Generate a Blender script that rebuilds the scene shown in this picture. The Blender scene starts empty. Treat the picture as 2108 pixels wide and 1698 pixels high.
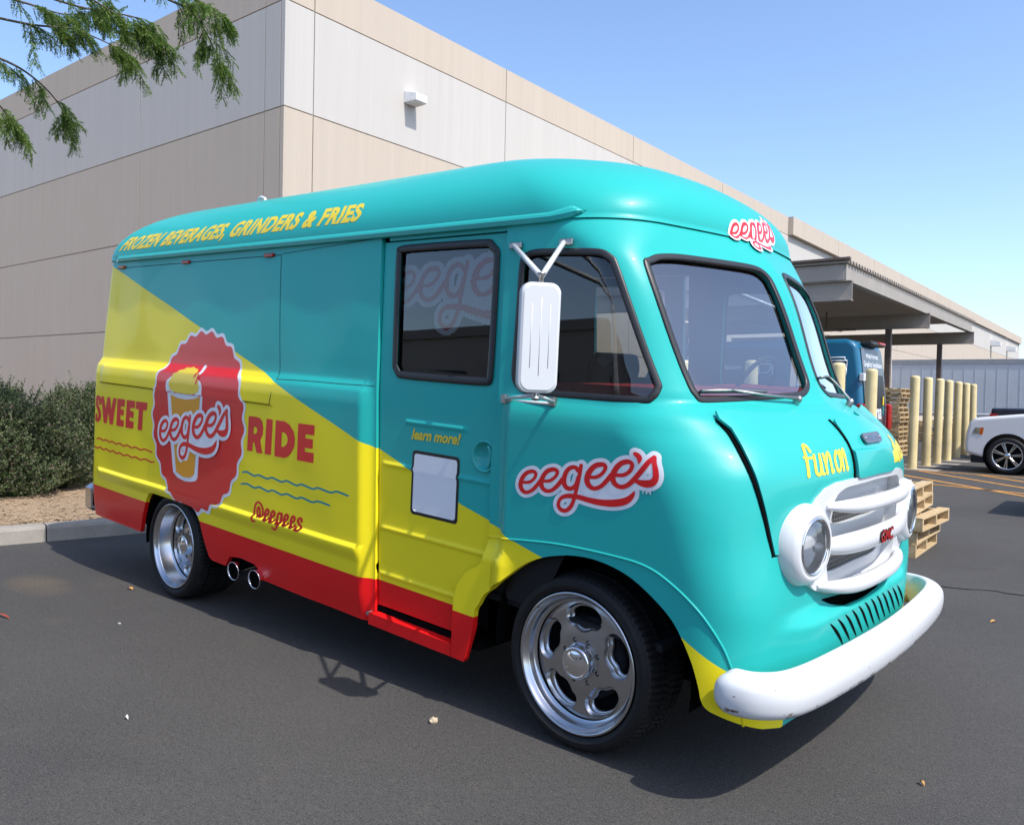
import bpy, bmesh, math, random
import numpy as np
from mathutils import Vector, Matrix, Quaternion, geometry, noise
random.seed(7); RNG = np.random.default_rng(7)
R = math.radians; PI = math.pi
SC = bpy.context.scene; COL = SC.collection

# ------------------------------------------------------------------ camera
cam = bpy.data.cameras.new('camera'); co = bpy.data.objects.new('camera', cam); COL.objects.link(co)
cam.sensor_width = 36.0; cam.lens = 28.78; cam.clip_start = .05; cam.clip_end = 3000
_rx, _ry, _rz = 2.27429271e-02, 2.16457997e-02, -6.64486453e-01
def _cam_axes():
    cz, sz = math.cos(_rz), math.sin(_rz); cx, sx = math.cos(_rx), math.sin(_rx); cy, sy = math.cos(_ry), math.sin(_ry)
    Rz = np.array([[cz, -sz, 0], [sz, cz, 0], [0, 0, 1]]); Rx = np.array([[1, 0, 0], [0, cx, -sx], [0, sx, cx]])
    Ry = np.array([[cy, -sy, 0], [sy, cy, 0], [0, 0, 1]]); B = np.array([[1, 0, 0], [0, 0, -1], [0, 1, 0]])
    return Ry @ Rx @ B @ Rz
_M = _cam_axes()
m = Matrix.Identity(4)
for i in range(3):
    m[i][0] = _M[0][i]; m[i][1] = -_M[1][i]; m[i][2] = -_M[2][i]
m[2][3] = 1.5
co.matrix_world = m; SC.camera = co

# ------------------------------------------------------------------ light
SUN_AZ, SUN_EL = R(-8.0), R(53)          # from +X towards +Y
SUN_STRENGTH, SKY_STRENGTH, EXPOSURE = 2.5, .15, 1.0
w = bpy.data.worlds.new('World'); SC.world = w; w.use_nodes = True
nt = w.node_tree; nt.nodes.clear()
sky = nt.nodes.new('ShaderNodeTexSky'); sky.sky_type = 'NISHITA'; sky.sun_disc = False
sky.sun_elevation = SUN_EL; sky.sun_rotation = R(90) - SUN_AZ
sky.altitude = 600; sky.air_density = .9; sky.dust_density = 2.2; sky.ozone_density = 3.0
bg = nt.nodes.new('ShaderNodeBackground'); bg.inputs[1].default_value = SKY_STRENGTH
ow = nt.nodes.new('ShaderNodeOutputWorld')
nt.links.new(sky.outputs[0], bg.inputs[0]); nt.links.new(bg.outputs[0], ow.inputs[0])
sd = bpy.data.lights.new('sun', 'SUN'); sd.energy = SUN_STRENGTH; sd.angle = R(.53); sd.color = (1, .955, .88)
so = bpy.data.objects.new('sun', sd); COL.objects.link(so)
sv = Vector((math.cos(SUN_EL) * math.cos(SUN_AZ), math.cos(SUN_EL) * math.sin(SUN_AZ), math.sin(SUN_EL)))
so.rotation_euler = sv.to_track_quat('Z', 'Y').to_euler(); so.location = sv * 60
SC.view_settings.view_transform = 'Standard'; SC.view_settings.look = 'None'
SC.view_settings.exposure = EXPOSURE; SC.view_settings.gamma = 1; SC.view_settings.use_curve_mapping = False

# ------------------------------------------------------------------ materials
def srgb(r, g, b):
    f = lambda c: c / 12.92 if c <= .04045 else ((c + .055) / 1.055) ** 2.4
    return (f(r / 255), f(g / 255), f(b / 255), 1)
class NT:
    def __init__(s, name):
        s.m = bpy.data.materials.new(name); s.m.use_nodes = True; s.t = s.m.node_tree; s.t.nodes.clear()
        s.out = s.n('ShaderNodeOutputMaterial')
    def n(s, k, **kw):
        x = s.t.nodes.new(k)
        for a, b in kw.items(): setattr(x, a, b)
        return x
    def l(s, a, b): s.t.links.new(a, b)
    def coord(s, scale=(1, 1, 1), kind='Object'):
        tc = s.n('ShaderNodeTexCoord'); mp = s.n('ShaderNodeMapping'); mp.inputs['Scale'].default_value = scale
        s.l(tc.outputs[kind], mp.inputs['Vector']); return mp.outputs[0]
    def noise(s, scale, detail=4, rough=.55, vec=None, dist=0):
        x = s.n('ShaderNodeTexNoise'); x.inputs['Scale'].default_value = scale; x.inputs['Detail'].default_value = detail
        x.inputs['Roughness'].default_value = rough; x.inputs['Distortion'].default_value = dist
        if vec is not None: s.l(vec, x.inputs['Vector'])
        return x.outputs[0]
    def ramp(s, v, stops):
        x = s.n('ShaderNodeValToRGB'); e = x.color_ramp.elements
        while len(e) < len(stops): e.new(.5)
        for i, (p, c) in enumerate(stops): e[i].position = p; e[i].color = c if len(c) == 4 else (*c, 1)
        s.l(v, x.inputs[0]); return x.outputs[0]
    def mix(s, f, a, b, mode='MIX'):
        x = s.n('ShaderNodeMix', data_type='RGBA', blend_type=mode)
        for sock, v in ((x.inputs[0], f), (x.inputs[6], a), (x.inputs[7], b)):
            if isinstance(v, (int, float)): sock.default_value = v
            elif isinstance(v, tuple): sock.default_value = v
            else: s.l(v, sock)
        return x.outputs[2]
    def math(s, op, a, b=0., clamp=False):
        x = s.n('ShaderNodeMath', operation=op, use_clamp=clamp)
        for sock, v in ((x.inputs[0], a), (x.inputs[1], b)):
            if isinstance(v, (int, float)): sock.default_value = v
            else: s.l(v, sock)
        return x.outputs[0]
    def bsdf(s, color=None, rough=.5, metal=0., spec=.5, coat=0., coat_rough=.03, bump=None, bump_s=.2, bump_d=.01):
        b = s.n('ShaderNodeBsdfPrincipled')
        for k, v in (('Base Color', color), ('Roughness', rough), ('Metallic', metal), ('Specular IOR Level', spec), ('Coat Weight', coat), ('Coat Roughness', coat_rough)):
            if v is None: continue
            if isinstance(v, (int, float, tuple)): b.inputs[k].default_value = v
            else: s.l(v, b.inputs[k])
        if bump is not None:
            bp = s.n('ShaderNodeBump'); bp.inputs['Strength'].default_value = bump_s; bp.inputs['Distance'].default_value = bump_d
            s.l(bump, bp.inputs['Height']); s.l(bp.outputs[0], b.inputs['Normal'])
        s.l(b.outputs[0], s.out.inputs[0]); s.b = b
        return s.m
def plain(name, col, rough=.5, metal=0., spec=.5, coat=0., var=.12, scale=6., bump=0.):
    n = NT(name); v = n.coord(); f = n.noise(scale, 5, .6, v)
    c2 = tuple(min(1, c * (1 + var)) for c in col[:3]) + (1,); c1 = tuple(c * (1 - var) for c in col[:3]) + (1,)
    c = n.ramp(f, [(.3, c1), (.7, c2)])
    rr = n.math('MULTIPLY_ADD', f, .0) if False else rough
    return n.bsdf(c, rr, metal, spec, coat, bump=(n.noise(scale * 14, 4, .6, v) if bump else None), bump_s=bump, bump_d=.004)

TURQ = (.018, .40, .365, 1); YEL = (.90, .74, .016, 1); RED = (.76, .008, .010, 1); WHITE = (.80, .80, .80, 1)
def paint_body():
    n = NT('van_paint'); tc = n.n('ShaderNodeTexCoord'); sp = n.n('ShaderNodeSeparateXYZ'); n.l(tc.outputs['Object'], sp.inputs[0])
    x, y, z = sp.outputs
    l1 = n.math('ADD', n.math('MULTIPLY', n.math('ADD', x, .9), -.3205), .921)
    l2 = n.math('ADD', n.math('MULTIPLY', n.math('ADD', x, .9), -.2382), .921)
    l3 = n.math('ADD', n.math('MULTIPLY', n.math('SUBTRACT', x, .33), -.53), .628)
    yel = n.math('LESS_THAN', z, n.math('MINIMUM', n.math('MAXIMUM', l1, l2), n.math('MAXIMUM', l3, n.math('MULTIPLY', n.math('LESS_THAN', x, .33), 9.))))
    yel = n.math('MULTIPLY', yel, n.math('GREATER_THAN', n.math('ABSOLUTE', y), n.math('ADD', .66, n.math('MULTIPLY', n.math('GREATER_THAN', z, .43), .26))))
    red = n.math('MULTIPLY', n.math('LESS_THAN', z, n.math('ADD', .432, n.math('MULTIPLY', n.math('ADD', x, 1.5), -.006))), n.math('LESS_THAN', x, -.73))
    c = n.mix(yel, TURQ, YEL); c = n.mix(red, c, RED)
    d = n.noise(3.0, 5, .6, tc.outputs['Object'])
    c = n.mix(n.math('MULTIPLY', d, .03), c, (.25, .22, .18, 1))
    wv = n.noise(1.6, 2, .5, tc.outputs['Object'])
    return n.bsdf(c, .36, 0, .18, .12, .035, bump=wv, bump_s=.09, bump_d=.03)
def paint(name, col, rough=.35, coat=.5):
    n = NT(name); v = n.coord(); d = n.noise(5, 5, .6, v)
    c = n.mix(n.math('MULTIPLY', d, .03), col, (.25, .22, .18, 1))
    return n.bsdf(c, rough, 0, .35, coat * .5, .05)
def glass(name, tint, ior=1.5, extra=0.):
    n = NT(name); t = n.n('ShaderNodeBsdfTransparent'); t.inputs[0].default_value = (*tint, 1)
    g = n.n('ShaderNodeBsdfGlossy'); g.inputs['Roughness'].default_value = .01; g.inputs['Color'].default_value = (1, 1, 1, 1)
    fr = n.n('ShaderNodeFresnel'); fr.inputs[0].default_value = ior
    f = n.math('ADD', n.math('MULTIPLY', fr.outputs[0], 1.6), extra, True)
    mx = n.n('ShaderNodeMixShader'); n.l(f, mx.inputs[0]); n.l(t.outputs[0], mx.inputs[1]); n.l(g.outputs[0], mx.inputs[2])
    n.l(mx.outputs[0], n.out.inputs[0]); return n.m
def asphalt():
    n = NT('asphalt'); v = n.coord()
    a = n.noise(.35, 6, .6, v); b = n.noise(3.2, 6, .65, v, .4); g = n.noise(170, 3, .7, v); g2 = n.noise(60, 4, .7, v)
    c = n.ramp(a, [(.35, (.040, .038, .036)), (.65, (.058, .0545, .051))])
    c = n.mix(n.ramp(b, [(.60, (0, 0, 0)), (.68, (.28, .28, .28))]), c, (.085, .075, .062, 1))
    st = n.noise(1.15, 5, .7, v, 1.2)
    c = n.mix(n.ramp(st, [(.60, (0, 0, 0)), (.78, (.45, .45, .45))]), c, (.092, .074, .052, 1))
    dk = n.noise(.8, 4, .6, n.coord((1, 1, 1)), .6)
    c = n.mix(n.ramp(dk, [(.28, (.35, .35, .35)), (.42, (0, 0, 0))]), c, (.024, .024, .026, 1))
    # brownish dried puddle by the kerb, two soft-edged ellipses of dried mud
    tc = n.n('ShaderNodeTexCoord'); sp = n.n('ShaderNodeSeparateXYZ'); n.l(tc.outputs['Object'], sp.inputs[0])
    wob = n.math('MULTIPLY', n.noise(2.4, 4, .6, v), .9)
    for cx, cy, rx, ry in ((-6.5, 2.62, .62, .30),):
        dx = n.math('DIVIDE', n.math('SUBTRACT', sp.outputs[0], cx), rx); dy = n.math('DIVIDE', n.math('SUBTRACT', sp.outputs[1], cy), ry)
        rr = n.math('ADD', n.math('ADD', n.math('MULTIPLY', dx, dx), n.math('MULTIPLY', dy, dy)), wob)
        c = n.mix(n.ramp(rr, [(.45, (.55, .55, .55)), (1.15, (0, 0, 0))]), c, (.125, .093, .058, 1))
    h = n.noise(28, 4, .75, v)
    c = n.mix(n.ramp(h, [(.52, (0, 0, 0)), (.70, (.45, .45, .45))]), c, (.095, .089, .082, 1))
    c = n.mix(n.ramp(g, [(.52, (0, 0, 0)), (.66, (.8, .8, .8))]), c, (.16, .15, .14, 1))
    c = n.mix(n.ramp(g2, [(.30, (.8, .8, .8)), (.47, (0, 0, 0))]), c, (.014, .014, .015, 1))
    return n.bsdf(c, .86, 0, .35, bump=g, bump_s=.55, bump_d=.006)
def gravel_mat():
    n = NT('wood_chip_gravel'); v = n.coord(); a = n.noise(45, 4, .7, v); b = n.noise(2.5, 4, .6, v)
    c = n.ramp(a, [(.3, (.16, .10, .06)), (.5, (.34, .24, .15)), (.7, (.48, .37, .26))])
    c = n.mix(n.ramp(b, [(.35, (.3, .3, .3)), (.6, (0, 0, 0))]), c, (.22, .16, .10, 1))
    return n.bsdf(c, .95, 0, .2, bump=a, bump_s=.8, bump_d=.02)
def wall_paint(name, col, streak=.045):
    n = NT(name); v = n.coord((5, 5, .16)); f = n.noise(1.0, 6, .66, v); f2 = n.noise(.5, 4, .6, n.coord((1, 1, 1)))
    c1 = tuple(c * (1 - streak) for c in col) + (1,); c2 = tuple(c * (1 + streak * .6) for c in col) + (1,)
    c = n.ramp(f, [(.30, c1), (.62, c2)])
    c = n.mix(n.math('MULTIPLY', n.ramp(f2, [(.4, (0, 0, 0)), (.75, (1, 1, 1))]), .12), c, (.50, .46, .42, 1))
    return n.bsdf(c, .85, 0, .25, bump=n.noise(60, 3, .6, n.coord((1, 1, 1))), bump_s=.1, bump_d=.01)
def concrete(name, col):
    n = NT(name); v = n.coord(); f = n.noise(3, 6, .65, v); g = n.noise(60, 4, .7, v)
    c = n.ramp(f, [(.3, tuple(c * .78 for c in col)), (.7, tuple(c * 1.12 for c in col))])
    c = n.mix(n.ramp(g, [(.3, (.35, .35, .35)), (.5, (0, 0, 0))]), c, tuple(c * .5 for c in col) + (1,))
    return n.bsdf(c, .9, 0, .25, bump=g, bump_s=.3, bump_d=.005)
def wood_mat():
    n = NT('pallet_wood'); oi = n.n('ShaderNodeObjectInfo'); v = n.coord((3, 3, 3)); f = n.noise(8, 5, .6, v, .8)
    c = n.ramp(f, [(.3, (.44, .31, .16)), (.55, (.58, .44, .26)), (.75, (.68, .55, .35))])
    c = n.mix(n.math('MULTIPLY', oi.outputs['Random'], .45), c, (.33, .23, .12, 1))
    return n.bsdf(c, .8, 0, .2, bump=f, bump_s=.2, bump_d=.004)
def leaf_mat(name, stops, trans=.35):
    n = NT(name); g = n.n('ShaderNodeNewGeometry')
    c = n.ramp(g.outputs['Random Per Island'], stops)
    d = n.n('ShaderNodeBsdfPrincipled'); n.l(c, d.inputs['Base Color']); d.inputs['Roughness'].default_value = .55; d.inputs['Specular IOR Level'].default_value = .3
    t = n.n('ShaderNodeBsdfTranslucent'); n.l(c, t.inputs['Color'])
    mx = n.n('ShaderNodeMixShader'); mx.inputs[0].default_value = trans
    n.l(d.outputs[0], mx.inputs[1]); n.l(t.outputs[0], mx.inputs[2]); n.l(mx.outputs[0], n.out.inputs[0]); return n.m
def bumper_paint():
    n = NT('chipped_white_paint'); v = n.coord(); f = n.noise(7, 7, .72, v, .6); f2 = n.noise(38, 4, .6, v)
    tc = n.n('ShaderNodeTexCoord'); sp = n.n('ShaderNodeSeparateXYZ'); n.l(tc.outputs['Object'], sp.inputs[0])
    low = n.math('MULTIPLY', n.math('LESS_THAN', sp.outputs[2], .445), n.math('GREATER_THAN', n.math('ADD', f, n.math('MULTIPLY', f2, .12)), .605))
    spk = n.math('GREATER_THAN', f2, .69)
    ch = n.math('MAXIMUM', low, spk)
    c = n.mix(ch, (.63, .64, .65, 1), n.ramp(f2, [(.4, (.12, .07, .05)), (.6, (.25, .20, .17))]))
    return n.bsdf(c, n.math('ADD', n.math('MULTIPLY', ch, .4), .3), 0, .5, .3)
def mesh_mat():
    n = NT('grille_mesh'); v = n.coord((1, 1, 1)); br = n.n('ShaderNodeTexBrick'); n.l(n.coord((1, 1, 1), 'UV'), br.inputs['Vector'])
    br.inputs['Color1'].default_value = br.inputs['Color2'].default_value = (.02, .02, .022, 1); br.inputs['Mortar'].default_value = (.62, .62, .62, 1)
    br.inputs['Scale'].default_value = 62; br.inputs['Mortar Size'].default_value = .028; br.inputs['Brick Width'].default_value = .9; br.inputs['Row Height'].default_value = 1.4
    br.inputs['Mortar Smooth'].default_value = 0
    return n.bsdf(br.outputs[0], .4, .3)
def tread_plate():
    n = NT('diamond_plate'); v = n.coord((1, 1, 1)); w1 = n.n('ShaderNodeTexVoronoi'); w1.inputs['Scale'].default_value = 55; n.l(v, w1.inputs['Vector'])
    c = n.ramp(n.noise(9, 5, .7, v), [(.35, (.16, .15, .14)), (.65, (.50, .49, .48))])
    return n.bsdf(c, .5, .25, bump=w1.outputs[0], bump_s=.6, bump_d=.006)
M = {}
M['body'] = paint_body(); M['turq'] = paint('turquoise_paint', TURQ); M['yellow_ink'] = paint('yellow_vinyl', (.80, .60, .035, 1), .4, .3)
M['red_ink'] = paint('red_vinyl', (.72, .010, .012, 1), .36, .4); M['white_ink'] = paint('white_vinyl', (.78, .79, .82, 1), .36, .4)
M['orange_ink'] = paint('orange_vinyl', (.78, .33, .012, 1), .36, .4); M['turq_ink'] = paint('turquoise_vinyl', (.01, .25, .27, 1), .4, .3)
M['black_ink'] = paint('black_vinyl', (.012, .012, .013, 1), .4, .3)
M['white_paint'] = paint('white_enamel', (.62, .63, .64, 1), .3, .5); M['chip'] = bumper_paint()
M['black'] = plain('black_void', (.006, .006, .006, 1), .95, 0, .0)
M['dark'] = plain('dark_trim', (.02, .02, .022, 1), .8, 0, .2); M['rubber'] = plain('window_rubber', (.016, .016, .017, 1), .42, 0, .5)
M['tyre'] = plain('tyre_rubber', (.010, .010, .0105, 1), .6, 0, .3, var=.2, scale=20, bump=.1)
M['alu'] = plain('polished_aluminium', (.50, .51, .53, 1), .22, 1., var=.06, scale=3); M['reflector'] = plain('lamp_reflector', (.85, .86, .88, 1), .32, .9)
M['chrome'] = plain('chrome', (.80, .80, .82, 1), .08, 1., var=.03)
M['steel'] = plain('worn_steel', (.40, .39, .37, 1), .4, 1., var=.2)
M['glass'] = glass('tinted_window_glass', (.56, .59, .60), 1.5, .012); M['wsglass'] = glass('windscreen_glass', (.80, .85, .88), 1.5, .15); M['lens'] = glass('headlamp_glass', (.92, .93, .94), 1.45, .02)
M['carpet'] = plain('red_dash_carpet', (.30, .035, .040, 1), .95, 0, .1, var=.25, scale=40); M['seat'] = plain('black_seat_vinyl', (.015, .015, .016, 1), .5)
M['lining'] = plain('cab_shade_black', (.012, .012, .013, 1), .8, 0, .2)  # near-black: the shade inside the cab is put into this colour
M['mesh'] = mesh_mat(); M['tread_plate'] = tread_plate()
M['amber'] = plain('amber_lens', (.45, .09, .005, 1), .2); M['redlens'] = plain('red_lens', (.35, .006, .008, 1), .18)
M['asphalt'] = asphalt(); M['gravel'] = gravel_mat(); M['kerb'] = concrete('kerb_concrete', (.31, .28, .245)); M['line'] = plain('orange_road_paint', (.50, .24, .05, 1), .8, 0, .3, var=.3, scale=9)
M['beige'] = wall_paint('beige_wall_paint', (.475, .405, .33)); M['offwhite'] = wall_paint('off_white_wall_paint', (.485, .46, .425)); M['reveal'] = wall_paint('wall_reveal', (.36, .31, .26))
M['canopy'] = plain('canopy_brown_paint', (.32, .285, .245, 1), .6, var=.08, scale=2); M['deck'] = plain('canopy_deck_metal', (.42, .37, .31, 1), .5, var=.1); M['rustcol'] = plain('canopy_column_paint', (.12, .09, .075, 1), .6)
M['bollard'] = plain('cream_yellow_paint', (.66, .54, .28, 1), .55, var=.14, scale=3); M['wood'] = wood_mat()
M['blue'] = paint('blue_van_wrap', (.008, .125, .235, 1)); M['navy'] = paint('navy_van_wrap', (.006, .03, .055, 1)); M['grey_wrap'] = paint('grey_van_wrap', (.085, .095, .11, 1))
M['carwhite'] = paint('white_car_paint', (.62, .62, .63, 1)); M['pickup'] = paint('dark_blue_car_paint', (.010, .013, .028, 1)); M['trailer'] = plain('trailer_sheet_metal', (.46, .49, .53, 1), .45, 0, .5, var=.05, scale=1.2); M['trailer_rail'] = plain('trailer_rail_metal', (.27, .28, .30, 1), .5)
M['lampgrey'] = plain('lamp_housing', (.74, .75, .76, 1), .5); M['bark'] = plain('bark', (.11, .085, .06, 1), .9, bump=.5, scale=12)
M['leaf'] = leaf_mat('mesquite_leaf', [(.0, (.05, .11, .018)), (.5, (.12, .21, .035)), (1., (.22, .29, .07))], .45)
M['shrub'] = leaf_mat('shrub_leaf', [(.0, (.04, .066, .024)), (.45, (.085, .115, .045)), (.86, (.16, .175, .082)), (.94, (.15, .12, .09)), (1., (.24, .14, .15))], .2)
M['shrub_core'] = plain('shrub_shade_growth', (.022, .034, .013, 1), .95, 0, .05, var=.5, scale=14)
M['stone'] = plain('pale_stone', (.50, .40, .27, 1), .9, var=.2); M['dryleaf'] = plain('dry_leaf', (.48, .25, .06, 1), .8); M['paper'] = plain('paper_scrap', (.62, .64, .62, 1), .8); M['twig'] = plain('red_twig', (.28, .05, .03, 1), .8)
M['fog'] = plain('dust_grey', (.3, .3, .3, 1), .9)

# ------------------------------------------------------------------ object helpers
def tag(o, label=None, cat=None, group=None, kind=None):
    if label: o['label'] = label
    if cat: o['category'] = cat
    if group: o['group'] = group
    if kind: o['kind'] = kind
    return o
def empty(name, loc=(0, 0, 0), rz=0.):
    o = bpy.data.objects.new(name, None); COL.objects.link(o); o.location = loc; o.rotation_euler.z = rz; o.empty_display_size = .2; return o
def copy_tree(o, parent=None):
    c = o.copy(); COL.objects.link(c); c.parent = parent
    for ch in list(o.children): copy_tree(ch, c)
    return c
class MB:
    def __init__(s): s.v = []; s.f = []; s.sm = []
    def add(s, vs, fs, smooth=False):
        b = len(s.v); s.v += [tuple(map(float, p)) for p in vs]; s.f += [tuple(b + i for i in f) for f in fs]; s.sm += [smooth] * len(fs); return s
    def box(s, x0, x1, y0, y1, z0, z1):
        return s.add([(x0, y0, z0), (x1, y0, z0), (x1, y1, z0), (x0, y1, z0), (x0, y0, z1), (x1, y0, z1), (x1, y1, z1), (x0, y1, z1)],
                     [(3, 2, 1, 0), (4, 5, 6, 7), (0, 1, 5, 4), (1, 2, 6, 5), (2, 3, 7, 6), (3, 0, 4, 7)])
    def rbox(s, c, ax, ay, az, hx, hy, hz, ch=.01):
        """box with chamfered edges on axes ax, ay, az"""
        c, ax, ay, az = (np.array(q, float) for q in (c, ax, ay, az)); vs = []; 
        for sz, k in ((-1, ch), (-1, 0), (1, 0), (1, ch)):
            zz = sz * hz if k else sz * (hz - ch)
            for px, py in ((-1, -1), (1, -1), (1, 1), (-1, 1)):
                ix, iy = hx - k, hy - k
                for d in ((0, 1), (1, 0)) if (px * py > 0) else ((1, 0), (0, 1)):
                    vs.append(c + ax * px * (ix - ch * d[0]) + ay * py * (iy - ch * d[1]) + az * zz)
        fs = [tuple(range(7, -1, -1)), tuple(range(24, 32))]
        for r in range(3):
            for i in range(8): fs.append((r * 8 + i, r * 8 + (i + 1) % 8, r * 8 + 8 + (i + 1) % 8, r * 8 + 8 + i))
        return s.add(vs, fs)
    def tube(s, pts, rad, n=8, caps=True, flat=1., smooth=True, up=None):
        P = [np.array(p, float) for p in pts]; rs = rad if hasattr(rad, '__len__') else [rad] * len(P); vs = []; fs = []
        t0 = P[1] - P[0]; t0 /= np.linalg.norm(t0); u = np.array((0, 0, 1.) if up is None else up, float)
        if abs(u @ t0) > .95: u = np.array((1., 0, 0))
        for i, p in enumerate(P):
            t = (P[min(i + 1, len(P) - 1)] - P[max(i - 1, 0)]); t /= np.linalg.norm(t) + 1e-12
            u = u - t * (u @ t); u /= np.linalg.norm(u) + 1e-12; b = np.cross(t, u)
            for k in range(n):
                a = 2 * PI * k / n; vs.append(p + rs[i] * (math.cos(a) * u * flat + math.sin(a) * b))
        for i in range(len(P) - 1):
            for k in range(n): fs.append((i * n + k, i * n + (k + 1) % n, (i + 1) * n + (k + 1) % n, (i + 1) * n + k))
        s.add(vs, fs, smooth)
        if caps:
            b = len(s.v) - len(vs); s.f += [tuple(b + k for k in range(n - 1, -1, -1)), tuple(b + (len(P) - 1) * n + k for k in range(n))]; s.sm += [False, False]
        return s
    def lathe(s, prof, o, axis, n=32, smooth=True, close=False):
        """prof: (radius, height along axis)"""
        o = np.array(o, float); a = np.array(axis, float); a /= np.linalg.norm(a); u = np.cross(a, (0, 0, 1.) if abs(a[2]) < .9 else (1., 0, 0)); u /= np.linalg.norm(u); b = np.cross(a, u)
        vs = []; fs = []
        for r, h in prof:
            for k in range(n):
                t = 2 * PI * k / n; vs.append(o + a * h + r * (math.cos(t) * u + math.sin(t) * b))
        for i in range(len(prof) - 1):
            for k in range(n): fs.append((i * n + k, i * n + (k + 1) % n, (i + 1) * n + (k + 1) % n, (i + 1) * n + k))
        return s.add(vs, fs, smooth)
    def prism(s, poly, p0, ax, ay, d):
        """2-D polygon (a,b) extruded along vector d"""
        p0, ax, ay, d = (np.array(q, float) for q in (p0, ax, ay, d)); n = len(poly)
        A = [p0 + ax * a + ay * b for a, b in poly]; vs = A + [q + d for q in A]
        fs = [tuple(range(n - 1, -1, -1)), tuple(range(n, 2 * n))] + [(i, (i + 1) % n, n + (i + 1) % n, n + i) for i in range(n)]
        return s.add(vs, fs)
    def build(s, name, mat, parent=None, bevel=0., seg=2, loc=None):
        me = bpy.data.meshes.new(name); me.from_pydata(s.v, [], s.f); me.polygons.foreach_set('use_smooth', s.sm); me.materials.append(mat); me.update()
        o = bpy.data.objects.new(name, me); COL.objects.link(o)
        if parent is not None: o.parent = parent
        if loc is not None: o.location = loc
        if bevel:
            md = o.modifiers.new('bevel', 'BEVEL'); md.width = bevel; md.segments = seg; md.limit_method = 'ANGLE'; md.harden_normals = False
        return o
def fixn(o):
    bm = bmesh.new(); bm.from_mesh(o.data); bmesh.ops.recalc_face_normals(bm, faces=bm.faces); bm.to_mesh(o.data); bm.free(); return o
def catmull(pts, n=6, closed=False):
    P = [np.array(p, float) for p in pts]; out = []; N = len(P)
    for i in range(N if closed else N - 1):
        g = (lambda k: P[k % N]) if closed else (lambda k: P[min(max(k, 0), N - 1)])
        a, b, c, d = g(i - 1), g(i), g(i + 1), g(i + 2)
        for k in range(n):
            t = k / n; out.append(.5 * (2 * b + (c - a) * t + (2 * a - 5 * b + 4 * c - d) * t * t + (3 * b - a - 3 * c + d) * t ** 3))
    if not closed: out.append(P[-1])
    return np.array(out)

# ================================================================== SETTING
b = MB(); b.add([(-400, -300, 0), (400, -300, 0), (400, 600, 0), (-400, 600, 0)], [(0, 1, 2, 3)])
tag(b.build('asphalt_ground', M['asphalt']), kind='structure')
KD = np.array([.2112, .9774]); KN = np.array([-.9774, .2112]); K0 = np.array([-8.33, 3.0])     # kerb line and its normal (towards the wall)
def kp(t, n): q = K0 + KD * t + KN * n; return q
b = MB(); prof = [(0, 0), (.012, .12), (.03, .148), (.05, .155), (.19, .155), (.19, 0)]
ts = np.r_[np.arange(-14, 7.6, 2.4), 7.6]
for a, c in zip(ts[:-1], ts[1:]):
    P = [];
    for t in (a + .006, c - .006):
        for n_, z in prof: q = kp(t, n_); P.append((q[0], q[1], z))
    k = len(prof); b.add(P, [(i, i + 1, k + i + 1, k + i) for i in range(k - 1)] + [tuple(range(k)), tuple(range(2 * k - 1, k - 1, -1))])
tag(fixn(b.build('kerb', M['kerb'])), kind='structure')
# raised bed of wood chips between kerb and building
b = MB(); A0 = kp(-14, .185); A1 = kp(7.6, .185); n1, n2 = 60, 46; vs = []; fs = []
for i in range(n1):
    for j in range(n2):
        s_ = i / (n1 - 1); t_ = (j / (n2 - 1)) ** 1.6; p = A0 + (A1 - A0) * s_; q = np.array([-60, -14 + 25 * s_]) if True else p
        x, y = p + (q - p) * t_; vs.append((x, y, .135 + .035 * noise.noise((x * 1.3, y * 1.3, 0)) * min(1, t_ * 30) + .02))
for i in range(n1 - 1):
    for j in range(n2 - 1): fs.append((i * n2 + j, (i + 1) * n2 + j, (i + 1) * n2 + j + 1, i * n2 + j + 1))
b.add(vs, fs, True); tag(fixn(b.build('wood_chip_bed', M['gravel'])), kind='structure')
# loose chips
b = MB()
for i in range(5200):
    t = RNG.uniform(-3.2, 4.5); n_ = .2 + RNG.random() ** 1.7 * 4.2; x, y = kp(t, n_); s_ = RNG.uniform(.012, .035); a = RNG.uniform(0, PI); z = .158 + RNG.uniform(0, .02)
    c_, d_ = math.cos(a) * s_, math.sin(a) * s_; e = RNG.uniform(-.3, .3) * s_
    b.add([(x - c_, y - d_, z - e), (x + d_ * .5, y - c_ * .5, z), (x + c_, y + d_, z + e), (x - d_ * .5, y + c_ * .5, z + .008)], [(0, 1, 2, 3)])
tag(b.build('wood_chips', M['gravel']), kind='stuff')
# painted lines and the crack
for p, q in (((-4.3, 19.86), (-1.2, 19.63)), ((-4.02, 19.7), (-.4, 15.83)), ((-2.88, 19.72), (-.9, 17.55)), ((-4.9, 19.15), (-1.0, 15.13)), ((-4.4, 17.05), (-.6, 15.92))):
    p, q = np.array(p), np.array(q); d = (q - p) / np.linalg.norm(q - p); n_ = np.array([-d[1], d[0]]) * .055
    b = MB(); b.add([(*(p - n_), .004), (*(q - n_), .004), (*(q + n_), .004), (*(p + n_), .004)], [(0, 1, 2, 3)]); tag(b.build('parking_line', M['line']), kind='structure')
b = MB(); pts = catmull([(-1.9, 7.36), (-1.44, 7.44), (-1.24, 7.44), (-.98, 7.55), (-.76, 7.55), (-.3, 7.7), (.4, 7.72)], 8); vs = []; fs = []
for i, (x, y) in enumerate(pts):
    h = .008 + .006 * noise.noise((x * 9, y * 9, 3)); o_ = .02 * noise.noise((x * 14, y * 5, 0)); vs += [(x, y + o_ - h, .003), (x, y + o_ + h, .003)]
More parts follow.
